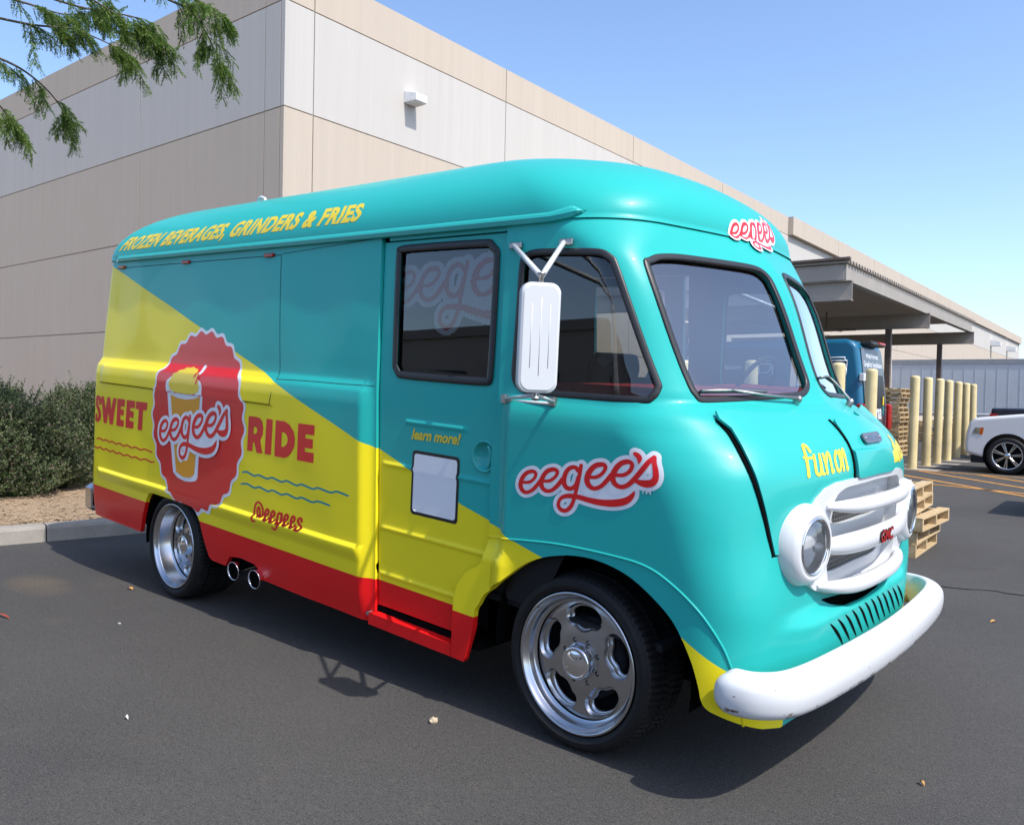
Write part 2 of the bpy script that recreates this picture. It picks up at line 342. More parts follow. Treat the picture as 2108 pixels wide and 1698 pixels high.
for i in range(len(pts) - 1): fs.append((2 * i, 2 * i + 2, 2 * i + 3, 2 * i + 1))
b.add(vs, fs); tag(b.build('asphalt_crack', M['black']), kind='structure')

# ------------------------------------------------------------------ warehouse
XC, YC = -15.33, 11.16
wh = empty('warehouse', (XC, YC, 0)); tag(wh, 'long beige and off-white tilt-up concrete warehouse behind the turquoise van', 'building')
rows = [(0, 3.0, 'beige'), (3.0, 5.38, 'beige'), (5.38, 7.76, 'beige'), (7.76, 10.1, 'offwhite'), (10.1, 11.05, 'beige')]
xs = [-.0, -.14, -.72, -6.3, -12.2, -18.2, -24.2, -30.2, -36.2]
for c0, c1 in zip(xs[:-1], xs[1:]):
    for z0, z1, mt in rows:
        b = MB(); g = .014; b.box(c1 + g, c0 - g if c0 < 0 else c0, 0, .05, z0 + g, z1 - g if z1 < 11 else z1); b.build('wall_panel', M[mt], wh)
ys = [0, .8, 7.8, 15.3, 23.2, 31.5, 39.3, 47.2, 55, 63.5, 73, 82, 95.3, 109, 125.3]
for c0, c1 in zip(ys[:-1], ys[1:]):
    for k, (z0, z1, mt) in enumerate(rows):
        st = .26 if (k == 4 and c0 > 31) else 0.
        b = MB(); g = .014; b.box(-.05, st, c0 + g if c0 > 0 else .0515, c1 - g, z0 + g, z1 - g if z1 < 11 else z1); b.build('wall_panel', M[mt], wh)
b = MB(); b.box(-36.2, -.028, .03, .25, 0, 11.0); b.box(-.25, -.03, .26, 125.3, 0, 11.0); b.box(-36.2, -.26, 125.0, 125.3, 0, 11.0); b.build('wall', M['reveal'], wh)
b = MB(); b.box(-36.2, -.26, .26, 125, 10.3, 10.4); b.build('roof', M['reveal'], wh)
def wall_pack(y, z, s=1.):
    o = MB(); d, hw, h = .44 * s, .2 * s, .2 * s
    o.add([(0, y - hw, z - h * .5), (0, y + hw, z - h * .5), (0, y + hw, z + h), (0, y - hw, z + h), (d, y - hw, z - h * .55), (d, y + hw, z - h * .55), (d, y + hw, z + h * .38), (d, y - hw, z + h * .38)],
          [(0, 1, 2, 3), (4, 7, 6, 5), (0, 4, 5, 1), (3, 2, 6, 7), (0, 3, 7, 4), (1, 5, 6, 2)])
    o = fixn(o.build('wall_lamp', M['lampgrey'], wh, bevel=.012)); l = MB(); l.box(.06 * s, d - .03, y - hw + .03, y + hw - .03, z - h * .5 - .03, z - h * .5 - .012); l.build('lens', M['paper'], o)
wall_pack(3.85, 8.98); wall_pack(99.7, 8.6, 2.4); wall_pack(113, 8.7, 2.4)

# ------------------------------------------------------------------ canopy (carport)
cp = empty('carport_canopy', (-5.0, 17.3, 0)); tag(cp, 'brown steel carport canopy with corrugated roof along the warehouse', 'canopy')
b = MB(); vs = []; fs = []; yy = -.05; k = 0; L = 8.6
while yy < 14.7:
    for dy, z in ((0, 4.30), (.06, 4.30), (.09, 4.37), (.15, 4.37), (.18, 4.30)):
        vs += [(.06, yy + dy, z), (-L, yy + dy, z + .02)]; k += 1
    yy += .21
fs = [(2 * i, 2 * i + 2, 2 * i + 3, 2 * i + 1) for i in range(k - 1)]; b.add(vs, fs)
n0 = len(b.v); b.add([(x, y, z - .012) for x, y, z in vs], [f[::-1] for f in fs]); b.build('corrugated_roof', M['deck'], cp)
b = MB(); b.box(-.05, 0, 0, 14.6, 3.96, 4.285); b.box(-.15, -.05, 0.02, 14.6, 3.955, 3.985); b.build('fascia', M['canopy'], cp)
b = MB(); b.box(-L, -.051, -.012, .04, 3.962, 4.283); b.build('fascia', M['canopy'], cp); b = MB(); b.box(-L, .075, -.06, .05, 4.372, 4.42); b.build('roof_edge_trim', M['rustcol'], cp)
for y in (.1, 7.45, 14.45):
    b = MB(); b.box(-L, .1, y - .012, y + .012, 3.565, 3.95); b.box(-L, .1, y - .10, y + .10, 3.55, 3.565); b.box(-L, .1, y - .10, y + .10, 3.938, 3.952); b.build('beam', M['canopy'], cp)
for y in (.1, 7.45, 14.45):
    for x in (-.95, -7.2):
        b = MB(); b.box(x - .075, x + .075, y - .075, y + .075, .02, 3.549); b.box(x - .15, x + .15, y - .15, y + .15, 0.001, .02); b.build('column', M['rustcol'], cp)
b = MB(); b.tube([(-3.2, 2.5, 3.45), (-1.9, 6.3, 3.45)], .03); b.tube([(-8, 6.9, 3.5), (-1.6, 6.6, 3.5)], .035); b.tube([(-2.1, 5.6, 3.45), (-2.1, 5.6, 3.93)], .02); b.build('sprinkler_pipe', M['rustcol'], cp)

# ------------------------------------------------------------------ trailer
tr = empty('box_trailer', (-11.3, 48, 0)); tag(tr, 'long pale grey box trailer parked beyond the yellow bollards', 'trailer')
b = MB(); b.box(0, 16, 0, 2.5, .95, 3.72); b.build('body', M['trailer'], tr)
for i in range(33):
    b = MB(); b.box(i * .5 - .012, i * .5 + .012, -.012, -.0005, .98, 3.55); b.build('side_post', M['trailer'], tr)
b = MB(); b.box(-.02, 16, -.03, 2.52, 3.55, 3.80); b.build('top_rail', M['trailer_rail'], tr); b = MB(); b.box(0, 16, -.02, 2.5, .80, .95); b.build('bottom_rail', M['trailer_rail'], tr)
for x in (12.5, 13.8):
    b = MB(); b.lathe([(.0, -.12), (.5, -.12), (.5, .14), (0, .14)], (x, .25, .5), (0, 1, 0), 24); b.build('wheel', M['tyre'], tr)
for x in (3., 3.4):
    b = MB(); b.box(x, x + .1, .3, .4, 0, .8); b.build('landing_leg', M['trailer_rail'], tr)
# pipe rail in front of it
gr = empty('pipe_rail', (-9, 40, 0)); tag(gr, 'low white pipe rail in front of the grey trailer', 'rail')
for z in (1.05, .45):
    b = MB(); b.tube([(0, 0, z), (9, 0, z)], .04); b.build('rail', M['white_paint'], gr)
for x in np.arange(0, 9.1, 1.5):
    b = MB(); b.tube([(x, 0, 0), (x, 0, 1.05)], .04); b.build('post', M['white_paint'], gr)

# ------------------------------------------------------------------ bollards
BL = [((-4.26, 20.15), 'tall cream yellow bollard nearest the wooden pallet tower, where the orange lines meet'), ((-4.22, 21.39), 'second tall cream bollard counted from the pallet tower'),
      ((-4.20, 22.49), 'third tall cream bollard counted from the pallet tower'), ((-4.22, 23.89), 'cream bollard with a rusty base chip, in the middle of the row of seven'),
      ((-4.26, 25.42), 'cream bollard with its foot in the shadow of the white car'), ((-4.33, 27.11), 'cream bollard standing just behind the white car bumper'), ((-4.34, 28.41), 'last and farthest cream bollard of the row, with a dark bolt spot near its top'),
      ((-3.93, 13.37), 'cream bollard in front of the blue side of the parked van'), ((-4.10, 15.93), 'cream bollard in front of the grey rear doors of the blue van'),
      ((-4.94, 12.34), 'cream bollard seen through the windscreen beside the far mirror arm'), ((-5.99, 12.15), 'cream bollard seen through the windscreen by its left edge'), ((-6.97, 11.98), 'cream bollard seen through the cab side window')]
proto = None
for (x, y), lb in BL:
    if proto is None:
        proto = empty('bollard', (x, y, 0)); b = MB(); b.lathe([(.1, 0), (.1, 2.05)], (0, 0, 0), (0, 0, 1), 24); b.build('pipe', M['bollard'], proto)
        b = MB(); b.lathe([(.1, 2.05), (.097, 2.075), (.08, 2.095), (.04, 2.105), (.0001, 2.107)], (0, 0, 0), (0, 0, 1), 24); b.build('concrete_cap', M['bollard'], proto); o = proto
    else: o = copy_tree(proto); o.location = (x, y, 0)
    o.rotation_euler = (RNG.normal(0, .006), RNG.normal(0, .006), RNG.uniform(0, 6)); tag(o, lb, 'bollard', 'cream bollards around the canopy')
for i, (x, y) in enumerate(((-4.2, 20.15), (-4.2, 21.39), (-4.2, 22.49), (-4.2, 23.89))):
    b = MB(); b.box(x - .5, x + .5, y - .3, y + .3, 0.001, .006); tag(b.build('concrete_footing', M['kerb']), kind='structure')

# ------------------------------------------------------------------ pallets
def pallet(simple=False):
    o = empty('pallet'); parts = []
    if simple:
        b = MB()
        for y in (0, .53, 1.06): b.box(-1.15, 0, y, y + .04, .018, .108)
        for k in range(6): b.box(-.1 - k * .205, -.0 - k * .205, 0, 1.1, .109, .128)
        for x in (0, -.52, -1.05): b.box(x - .1, x, 0, 1.1, 0, .017)
        bpy.data.objects.remove(o); return b.build('pallet', M['wood'])
    for k, y in enumerate((0, .53, 1.06)):
        b = MB(); b.prism([(-1.15, .019), (0, .019), (0, .112), (-1.15, .112)], (0, y, 0), (1, 0, 0), (0, 0, 1), (0, .04, 0)); b.build('stringer', M['wood'], o, bevel=.003)
    for k in range(6):
        b = MB(); b.box(-.105 - k * .209, -.0 - k * .209, -.003 * (k % 2), 1.1 + .004 * (k % 3), .113, .131); b.build('deck_board', M['wood'], o, bevel=.002)
    for x in (0, -.52, -1.045):
        b = MB(); b.box(x - .105, x, 0, 1.1, 0, .018); b.build('bottom_board', M['wood'], o, bevel=.002)
    return o
near = [(-1.76, 8.60, .0, .02, 'bottom pallet of the low stack behind the van nose, darkest brown'), (-1.755, 8.61, .132, .0, 'second pallet from the ground in the low stack behind the van nose'),
        (-1.70, 8.57, .264, -.03, 'third pallet of the low stack, jutting out furthest to the right'), (-1.80, 8.72, .396, .05, 'fourth pallet of the low stack, set back with dark openings'), (-1.81, 8.63, .528, .03, 'top pallet of the low stack, with pale sunlit deck boards')]
p0 = None
for x, y, z, a, lb in near:
    if p0 is None: p0 = pallet(); o = p0
    else: o = copy_tree(p0)
    o.location = (x, y, z); o.rotation_euler.z = a; tag(o, lb, 'pallet', 'pallets in the low stack by the van nose')
ps = None
for k in range(14):
    if ps is None: ps = pallet(True); o = ps
    else: o = ps.copy(); COL.objects.link(o)
    o.location = (-5.5 + RNG.normal(0, .025), 24.4 + RNG.normal(0, .03), k * .135); o.rotation_euler.z = RNG.normal(0, .012)
    lb = 'wooden pallet in the tall tower of pallets beside the grey van doors' if 0 < k < 13 else ('lowest pallet of the tall pallet tower beside the van doors' if k == 0 else 'topmost pallet of the tall pallet tower beside the van doors')
    tag(o, lb, 'pallet', 'pallets in the tall tower' if 0 < k < 13 else None)
for i, (x, y) in enumerate(((-5.4, 34.6), (-3.9, 34.4), (-6.9, 34.8), (-2.3, 34.5))):
    for k in range(6):
        o = ps.copy(); COL.objects.link(o); o.location = (x + RNG.normal(0, .02), y + RNG.normal(0, .02), k * .135)
        if 'group' in o: del o['group']
        tag(o, 'pallet in the low wooden stacks behind the row of bollards', 'pallet', 'pallets in the stacks behind the bollards')

# ------------------------------------------------------------------ cars
def side_prism(poly, y0, y1, name, mat, par, bev=.1, seg=4, inset_top=0.):
    b = MB(); b.prism(poly, (0, y0, 0), (1, 0, 0), (0, 0, 1), (0, y1 - y0, 0)); o = fixn(b.build(name, mat, par, bevel=bev, seg=seg))
    for p in o.data.polygons: p.use_smooth = True
    md = o.modifiers.new('wn', 'WEIGHTED_NORMAL'); return o
def car_wheel(par, x, y, r, rim, out, spokes=7, double=True):
    t = MB(); t.lathe([(rim, .0), (rim + .02, -.012), (r - .03, -.012), (r - .005, .02), (r, .05), (r, .19), (r - .02, .23), (rim, .23)], (x, y, r), (0, out, 0) if False else (0, -out, 0), 40); o = t.build('wheel', M['tyre'], par)
    b = MB(); b.lathe([(rim, 0), (rim - .012, -.004), (rim - .03, .02), (rim - .04, .12)], (x, y, r), (0, -out, 0), 40)
    b.lathe([(.0001, .0), (.05, .0), (.065, .015), (.07, .05)], (x, y, r), (0, -out, 0), 20)
    for k in range(spokes):
        for d in ((-.085, .085) if double else (0,)):
            a = 2 * PI * k / spokes + d + .1; e = np.array([math.cos(a), 0, math.sin(a)]); q = np.array([-math.sin(a), 0, math.cos(a)]); c = np.array([x, y - out * .022, r]) + e * (rim * .54)
            b.rbox(c, e, q, (0, 1, 0), rim * .44, .013, .012, .004)
    b.build('rim', M['alu'], o); b = MB(); b.lathe([(.0001, .13), (rim - .04, .13)], (x, y, r), (0, -out, 0), 24); b.build('brake_disc', M['dark'], o)
def suv(nm, label, loc, mat, grp=None):
    o = empty(nm, loc); tag(o, label, 'car', grp)     # nose at x=0 pointing to -X, near flank at y=0
    side_prism([(0, .42), (-.02, .62), (.0, .86), (.05, 1.09), (.16, 1.20), (1.0, 1.30), (1.65, 1.35), (4.7, 1.33), (4.82, .95), (4.8, .4), (4.3, .34), (.3, .34)], 0, 1.95, 'body', mat, o, .11, 4)
    side_prism([(1.5, 1.28), (2.3, 1.78), (2.7, 1.84), (4.2, 1.84), (4.65, 1.7), (4.75, 1.3)], .14, 1.81, 'cabin', M['black'], o, .08)
    side_prism([(2.35, 1.79), (2.7, 1.855), (4.2, 1.855), (4.6, 1.72)], .12, 1.83, 'roof', mat, o, .02)
    b = MB(); b.box(.10, .9, .03, 1.92, .22, .40); b.box(1.3, 3.7, .02, 1.93, .24, .36); b.build('sill', M['dark'], o, bevel=.03)
    for x in (.80, 3.75):
        b = MB(); b.lathe([(.0001, -.006), (.455, -.006), (.47, .02)], (x, 0, .42), (0, 1, 0), 40); b.build('wheel_arch', M['black'], o)
        car_wheel(o, x, -.02, .40, .295, -1)
    for y0 in (-.008, 1.50):
        b = MB(); b.prism([(.10, .83), (.33, .83), (.36, 1.0), (.16, 1.0)], (0, y0, 0), (1, 0, 0), (0, 0, 1), (0, .46, 0)); h = b.build('headlight', M['lens'], o, bevel=.02)
        b = MB(); b.prism([(.13, .85), (.25, .85), (.27, .985), (.18, .985)], (0, y0 + .006, 0), (1, 0, 0), (0, 0, 1), (0, .44, 0)); b.build('reflector', M['chrome'], h)
        b = MB(); b.prism([(.26, .84), (.325, .84), (.345, .99), (.28, .99)], (0, y0 - .003, 0), (1, 0, 0), (0, 0, 1), (0, .46, 0)); b.build('indicator', M['amber'], h)
    b = MB(); b.rbox((1.75, -.12, 1.25), (1, 0, 0), (0, 1, 0), (0, 0, 1), .07, .11, .09, .03); b.build('mirror', mat, o)
    return o
suv('parked_car', 'white sport utility car parked nose-in past the orange lines at the right', (-3.23, 20.3, 0), M['carwhite'])
suv('parked_car', 'dark car parked just beyond the right edge, only its shadow in view', (-1.02, 12.78, 0), M['pickup'])
pk = empty('pickup_truck', (-3.4, 25.0, 0)); tag(pk, 'dark blue pickup truck behind the white car, only its bed and red tail light showing', 'truck')
side_prism([(0, .55), (-.02, .9), (.0, 1.40), (2.0, 1.42), (2.0, .5)], 0, 1.95, 'bed', M['pickup'], pk, .06)
side_prism([(2.0, .5), (2.0, 1.35), (2.15, 1.85), (3.6, 1.85), (4.3, 1.35), (5.5, 1.25), (5.7, .9), (5.7, .5)], .02, 1.93, 'cab', M['pickup'], pk, .09)
for y0 in (-.01, 1.8):
    b = MB(); b.box(-.035, .16, y0, y0 + .16, .95, 1.25); b.build('tail_light', M['redlens'], pk, bevel=.02)
for x in (1.0, 4.6): car_wheel(pk, x, -.02, .40, .25, -1)
b = MB(); b.box(-.12, .0, .1, 1.85, .5, .68); b.build('bumper', M['chrome'], pk, bevel=.02)

# ------------------------------------------------------------------ blue delivery van under the canopy
bv = empty('delivery_van', (-4.95, 18.5, 0)); tag(bv, 'blue and grey high-roof delivery van parked under the brown canopy', 'van')
side_prism([(0, .45), (.02, 1.3), (-.05, 2.2), (-.13, 2.72), (-.3, 2.86), (-4.5, 2.86), (-5.0, 2.55), (-5.6, 1.5), (-6.1, 1.25), (-6.2, .45)], 0, 2.05, 'body', M['blue'], bv, .13)
b = MB(); b.prism([(-.62, .6), (-.55, 1.6), (-.50, 2.2), (-.95, 2.70), (-4.4, 2.70), (-4.4, .6)], (0, -.006, 0), (1, 0, 0), (0, 0, 1), (0, .005, 0)); b.build('side_wrap', M['navy'], bv)
b = MB(); b.add([(.028, .16, .6), (.03, 1.95, .6), (.045, 1.95, 1.3), (.045, .16, 1.3), (-.035, 1.9, 2.2), (-.035, .16, 2.2), (-.105, 1.85, 2.68), (-.105, .2, 2.68)], [(0, 1, 2, 3), (3, 2, 4, 5), (5, 4, 6, 7)]); b.build('rear_door', M['grey_wrap'], bv)
b = MB(); b.add([(.052, .30, 1.35), (.052, 1.80, 1.35), (-.018, 1.76, 2.1), (-.018, .30, 2.1)], [(0, 1, 2, 3)]); b.build('rear_window', M['rubber'], bv)
b = MB(); b.rbox((-.06, 1.0, 2.78), (1, 0, 0), (0, 1, 0), (0, 0, 1), .13, .55, .05, .03); o = b.build('high_brake_light', M['rubber'], bv); b = MB(); b.rbox((-.0, 1.25, 2.80), (1, 0, 0), (0, 1, 0), (0, 0, 1), .09, .25, .035, .02); b.build('lens', M['redlens'], o)
b = MB(); b.rbox((.02, .0, 1.15), (1, 0, 0), (0, 1, 0), (0, 0, 1), .10, .12, .30, .03); b.build('tail_light', M['redlens'], bv); b = MB(); b.rbox((.02, 2.05, 1.15), (1, 0, 0), (0, 1, 0), (0, 0, 1), .10, .12, .30, .03); b.build('tail_light', M['redlens'], bv)
b = MB(); b.rbox((.0, .06, 2.02), (1, 0, 0), (0, 1, 0), (0, 0, 1), .05, .10, .085, .012); b.build('door_hinge', M['white_paint'], bv)
b = MB(); b.box(-.02, .16, .05, 2.0, .40, .62); b.build('bumper', M['dark'], bv, bevel=.03)
for x in (-1.2, -4.9):
    for y, s in ((-.02, -1), (2.07, 1)): car_wheel(bv, x, y, .36, .22, s, 5, False)
def text_obj(body, name, mat, parent, origin, ax, ay, height, off=0., shear=0., extrude=.0, width=None, spacing=1.):
    """flat lettering as a mesh: baseline start at origin, along ax, upright along ay"""
    cu = bpy.data.curves.new(name, 'FONT'); cu.body = body; cu.size = 1.; cu.offset = off; cu.shear = shear; cu.space_character = spacing; cu.extrude = 0
    t = bpy.data.objects.new(name, cu); COL.objects.link(t); bpy.context.view_layer.update(); dg = bpy.context.evaluated_depsgraph_get()
    me = bpy.data.meshes.new_from_object(t.evaluated_get(dg)); bpy.data.objects.remove(t); bpy.data.curves.remove(cu)
    v = np.array([q.co[:] for q in me.vertices]); fs = [tuple(p.vertices) for p in me.polygons]; bpy.data.meshes.remove(me)
    x0, x1 = v[:, 0].min(), v[:, 0].max(); cap = .73
    sx = (width / (x1 - x0)) if width else height / cap
    o_, ax, ay = (np.array(q, float) for q in (origin, ax, ay)); b = MB(); nrm = np.cross(ax, ay)
    b.add([o_ + ax * (p[0] - x0) * sx + ay * p[1] * height / cap for p in v], fs)
    return b.build(name, mat, parent)
text_obj('Wide Format', 'lettering', M['white_ink'], bv, (-.068, .50, 2.46), (0, 1, 0), (-.135, 0, 1), .11, .012, width=1.0)
text_obj('Graphics Installation', 'lettering', M['white_ink'], bv, (-.038, .26, 2.27), (0, 1, 0), (-.135, 0, 1), .12, .012, width=1.5)
text_obj('forma', 'lettering', M['white_ink'], bv, (.056, .26, 1.12), (0, 1, 0), (-.0, 0, 1), .34, .03, width=1.2)
b = MB(); b.box(.055, .06, 1.52, 1.62, 1.42, 1.62); b.build('logo_square', M['yellow_ink'], bv); b = MB(); b.box(.055, .06, 1.52, 1.62, 1.20, 1.40); b.build('logo_square', M['turq_ink'], bv)
text_obj('Wide Format', 'lettering', M['white_ink'], bv, (-4.10, -.009, 2.40), (1, 0, 0), (0, 0, 1), .11, .01, .2, width=.86)
text_obj('Graphics Installation', 'lettering', M['white_ink'], bv, (-4.22, -.009, 2.20), (1, 0, 0), (0, 0, 1), .11, .01, .2, width=1.5)
text_obj('forma', 'lettering', M['white_ink'], bv, (-4.30, -.009, 1.52), (1, 0, 0), (0, 0, 1), .30, .02, width=1.1)
def printer_icon(x, z, s):
    b = MB(); P = lambda *q: [(x + a * s, -.012, z + c * s) for a, c in q]
    for ln in (P((-.5, .25), (.5, .25), (.5, -.08), (.34, -.08)), P((-.34, -.08), (-.5, -.08), (-.5, .25)), P((-.38, .25), (-.38, .42), (.38, .42), (.38, .25)), P((-.34, .08), (.34, .08)), P((-.34, .08), (-.34, -.42), (.12, -.42), (.34, -.22), (.34, .08)), P((.46, -.1), (.46, -.55)), P((-.46, -.1), (-.46, -.35))): b.tube(ln, .035 * s, 6)
    b.build('printer_icon', M['white_ink'], bv)
printer_icon(-.50 - .02, 2.28, .40); printer_icon(-2.15, 2.28, .40)

# ------------------------------------------------------------------ across the lot, behind the photographer (added to darken what the van reflects)
nb = empty('reflection_building', (6, -30, 0)); tag(nb, 'low tan office building across the lot, added unseen to darken reflections', 'building')
b = MB(); b.box(-60, 40, -12, 0, 0, 6.5); b.build('wall', M['beige'], nb); b = MB(); b.box(-60.2, 40.2, -12.2, .2, 6.5, 7.1); b.build('parapet', M['reveal'], nb)
for i in range(12):
    b = MB(); b.box(-57 + i * 8, -53 + i * 8, .002, .05, 1.0, 3.4); b.build('window', M['rubber'], nb)

# ================================================================== FOOD TRUCK BODY SURFACE
def pchip(xs, ys):
    xs = np.array(xs, float); ys = np.array(ys, float); h = np.diff(xs); d = np.diff(ys) / h; mm = np.zeros(len(xs))
    for i in range(1, len(xs) - 1):
        if d[i - 1] * d[i] > 0:
            w1 = 2 * h[i] + h[i - 1]; w2 = h[i] + 2 * h[i - 1]; mm[i] = (w1 + w2) / (w1 / d[i - 1] + w2 / d[i])
    mm[0] = d[0]; mm[-1] = d[-1]
    def f(x):
        x = np.clip(x, xs[0], xs[-1]); i = np.clip(np.searchsorted(xs, x) - 1, 0, len(xs) - 2); t = (x - xs[i]) / h[i]
        return ys[i] * (2 * t ** 3 - 3 * t ** 2 + 1) + h[i] * mm[i] * (t ** 3 - 2 * t ** 2 + t) + ys[i + 1] * (-2 * t ** 3 + 3 * t ** 2) + h[i] * mm[i + 1] * (t ** 3 - t ** 2)
    return f
Z1 = 2.245; X0 = -.6
PR = dict(rise=.458, nw=2.095, xm=-1.257, xrm=-4.138, nf=1.803, nr=1.645)
W_ = pchip([.22, .35, .6, 1.0, 1.34, 1.41, 1.45, 1.48, 1.6, 2.06, Z1], [1.005, 1.022, 1.03, 1.03, 1.03, 1.022, 1.0, .985, .98, .962, .955])
XF_ = pchip([.22, .5, .7, 1.0, 1.20, 1.30, 1.38, 1.44, 1.49, 1.52, 2.055, Z1], [.60,.615,.62,.635,.652,.637,.592,.525,.42,.398,.165,.004])
K_ = pchip([.22, .7, 1.0, 1.2, 1.4, 1.52, 2.06, Z1], [.03, .04, .14, .21, .31, .235, .235, .15])
MM_ = pchip([.22, 1.2, 1.5, 2.06, Z1], [2.2, 2.2, 1.2, 1.2, 1.4])
R_ = pchip([.22, 1.0, 1.35, 1.5, 2.06, Z1], [.21, .23, .33, .24, .15, .367])
XR_ = pchip([.22, 1.44, 2.06, Z1], [-5.08, -5.05, -4.98, -4.95]); RR_ = pchip([.22, Z1], [.07, .12])
WB_ = pchip([.22, 1.44, 1.5, 1.6, 2.06, Z1], [.985, .985, .983, .98, .962, .955])
def sstep(a, b_, x): t = np.clip((x - a) / (b_ - a), 0, 1); return t * t * (3 - 2 * t)
def seamx(h): return -1.492 - .042 * (h - .24)      # rear edge of the sliding door
def bulge(x, h): return 1 - sstep(seamx(h) - .105, seamx(h) - .012, x) * (1 - sstep(-.64, -.57, x))
def srow(h, s):
    if h <= Z1: z, wd, xf, k, mp, r, xr, rr = h, W_(h), XF_(h), K_(h), MM_(h), R_(h), XR_(h), RR_(h)
    else:
        t = min((h - Z1) / .5, 1.); th = t * PI / 2; z = Z1 + PR['rise'] * math.sin(th) ** (2 / PR['nw']); cc = max(math.cos(th), 0)
        c = cc ** (2 / PR['nw']); wd = W_(Z1) * c; xf = PR['xm'] + (XF_(Z1) - PR['xm']) * cc ** (2 / PR['nf']); xr = PR['xrm'] + (XR_(Z1) - PR['xrm']) * cc ** (2 / PR['nr'])
        k = K_(Z1) * c; mp = 1.4 + .6 * t; r = min(R_(Z1) + .35 * t, .98 * wd + 1e-6); rr = min(RR_(Z1) + .4 * t, .98 * wd + 1e-6)
    fy = lambda y: xf - k * (np.abs(y) / max(wd, 1e-6)) ** mp
    th = np.linspace(0, PI / 2, 120); nn = 2.3; c = np.cos(th) ** (2 / nn); sn = np.sin(th) ** (2 / nn)
    ya = wd - r * (1 - c); xa = fy(ya) - r * (1 - sn); yb = np.linspace(wd - r, 0, 120); front = np.vstack([np.column_stack([xa, -ya]), np.column_stack([fy(yb), -yb])[1:]])
    th = np.linspace(0, PI / 2, 40); c = np.cos(th) ** (2 / nn); sn = np.sin(th) ** (2 / nn)
    rear = np.vstack([[[xr, 0]], np.column_stack([xr + rr * (1 - sn), -(wd - rr * (1 - c))])[::-1]])
    def res(P, f):
        d = np.r_[0, np.cumsum(np.hypot(*np.diff(P, axis=0).T))]; L = d[-1] if d[-1] > 1e-9 else 1.
        return np.column_stack([np.interp(f * L, d, P[:, 0]), np.interp(f * L, d, P[:, 1])])
    s = np.asarray(s, float); out = np.zeros((len(s), 3)); out[:, 2] = z
    x0 = X0 if front[0, 0] > X0 + 1e-4 else front[0, 0] - 1e-4; wq = -front[0, 1]
    a = s >= 0; out[a, :2] = res(np.vstack([[[x0, -wq]], front]), s[a])
    bb = (s < 0) & (s >= -1); out[bb, 0] = x0 + (x0 - rear[-1, 0]) * s[bb]; out[bb, 1] = -wq
    c_ = s < -1; out[c_, :2] = res(rear, s[c_] + 2)
    d = max(wd - WB_(h), 0) if h < 1.5 else 0.
    if d > 0: q = np.abs(out[:, 1]) > wd - 1e-3; out[q, 1] += d * (1 - bulge(out[q, 0], h))
    return out
# dense table of the right half, s in [-2,1]; the left half mirrors it
SG = np.r_[np.linspace(-2, -1, 60)[:-1], np.linspace(-1, 0, 700)[:-1], np.linspace(0, 1, 420)]
HG = np.r_[np.linspace(.195, 1.30, 90)[:-1], np.linspace(1.30, 1.62, 110)[:-1], np.linspace(1.62, Z1, 90)[:-1], np.linspace(Z1, Z1 + .5, 130)]
GP = np.array([srow(h, SG) for h in HG])
_du = np.gradient(GP, axis=1); _dv = np.gradient(GP, axis=0); GN = np.cross(_du, _dv); GN /= np.linalg.norm(GN, axis=2, keepdims=True) + 1e-12
if GN[60, 300, 1] > 0: GN = -GN
def surf(s, h):
    """points and outward normals on the body; s>1 is the mirrored left half"""
    s = np.atleast_1d(np.asarray(s, float)); h = np.atleast_1d(np.asarray(h, float)); left = s > 1; s = np.where(left, 2 - s, s)
    s = np.clip(s, -2, 1); h = np.clip(h, HG[0], HG[-1])
    j = np.clip(np.searchsorted(SG, s, 'right') - 1, 0, len(SG) - 2); i = np.clip(np.searchsorted(HG, h, 'right') - 1, 0, len(HG) - 2)
    a = ((s - SG[j]) / (SG[j + 1] - SG[j]))[:, None]; b_ = ((h - HG[i]) / (HG[i + 1] - HG[i]))[:, None]
    f = lambda G: G[i, j] * (1 - a) * (1 - b_) + G[i, j + 1] * a * (1 - b_) + G[i + 1, j] * (1 - a) * b_ + G[i + 1, j + 1] * a * b_
    p, n_ = f(GP), f(GN); n_ = n_ / (np.linalg.norm(n_, axis=1, keepdims=True) + 1e-12)
    p = p.copy(); p[left, 1] *= -1; n_[left, 1] *= -1
    cen = s > .9995; n_[cen, 1] = 0; n_ /= np.linalg.norm(n_, axis=1, keepdims=True) + 1e-12
    return p, n_
def S(s, h, off=0.): p, n_ = surf(s, h); return (p + n_ * off)
def umap(s):     # near-metric coordinate along s
    s = np.asarray(s, float); return np.where(s < -1, -4.45 + (s + 1) * 1.05, np.where(s < 0, s * 4.45, s * 1.78))
def uinv(u): u = np.asarray(u, float); return np.where(u < -4.45, (u + 4.45) / 1.05 - 1, np.where(u < 0, u / 4.45, u / 1.78))
def s_of_x(x, h): # side s for a given body x (x <= -.6)
    p = srow(float(h), np.array([-1., 0.])); return (x - p[1, 0]) / (p[1, 0] - p[0, 0])
def inside(pts, poly):
    x, y = pts[:, 0], pts[:, 1]; r = np.zeros(len(pts), bool); n = len(poly)
    for i in range(n):
        x0, y0 = poly[i]; x1, y1 = poly[(i + 1) % n]
        c = (y0 > y) != (y1 > y); r ^= c & (x < (x1 - x0) * (y - y0) / ((y1 - y0) if abs(y1 - y0) > 1e-12 else 1e-12) + x0)
    return r
def resamp(poly, d, closed=True):
    P = [np.array(p, float) for p in poly]; out = []; n = len(P)
    for i in range(n if closed else n - 1):
        a, c = P[i], P[(i + 1) % n]; k = max(1, int(math.ceil(np.linalg.norm(c - a) / d)))
        out += [a + (c - a) * t / k for t in range(k)]
    if not closed: out.append(P[-1])
    return np.array(out)
def rounded(poly, n=5): return catmull(poly, n, True)
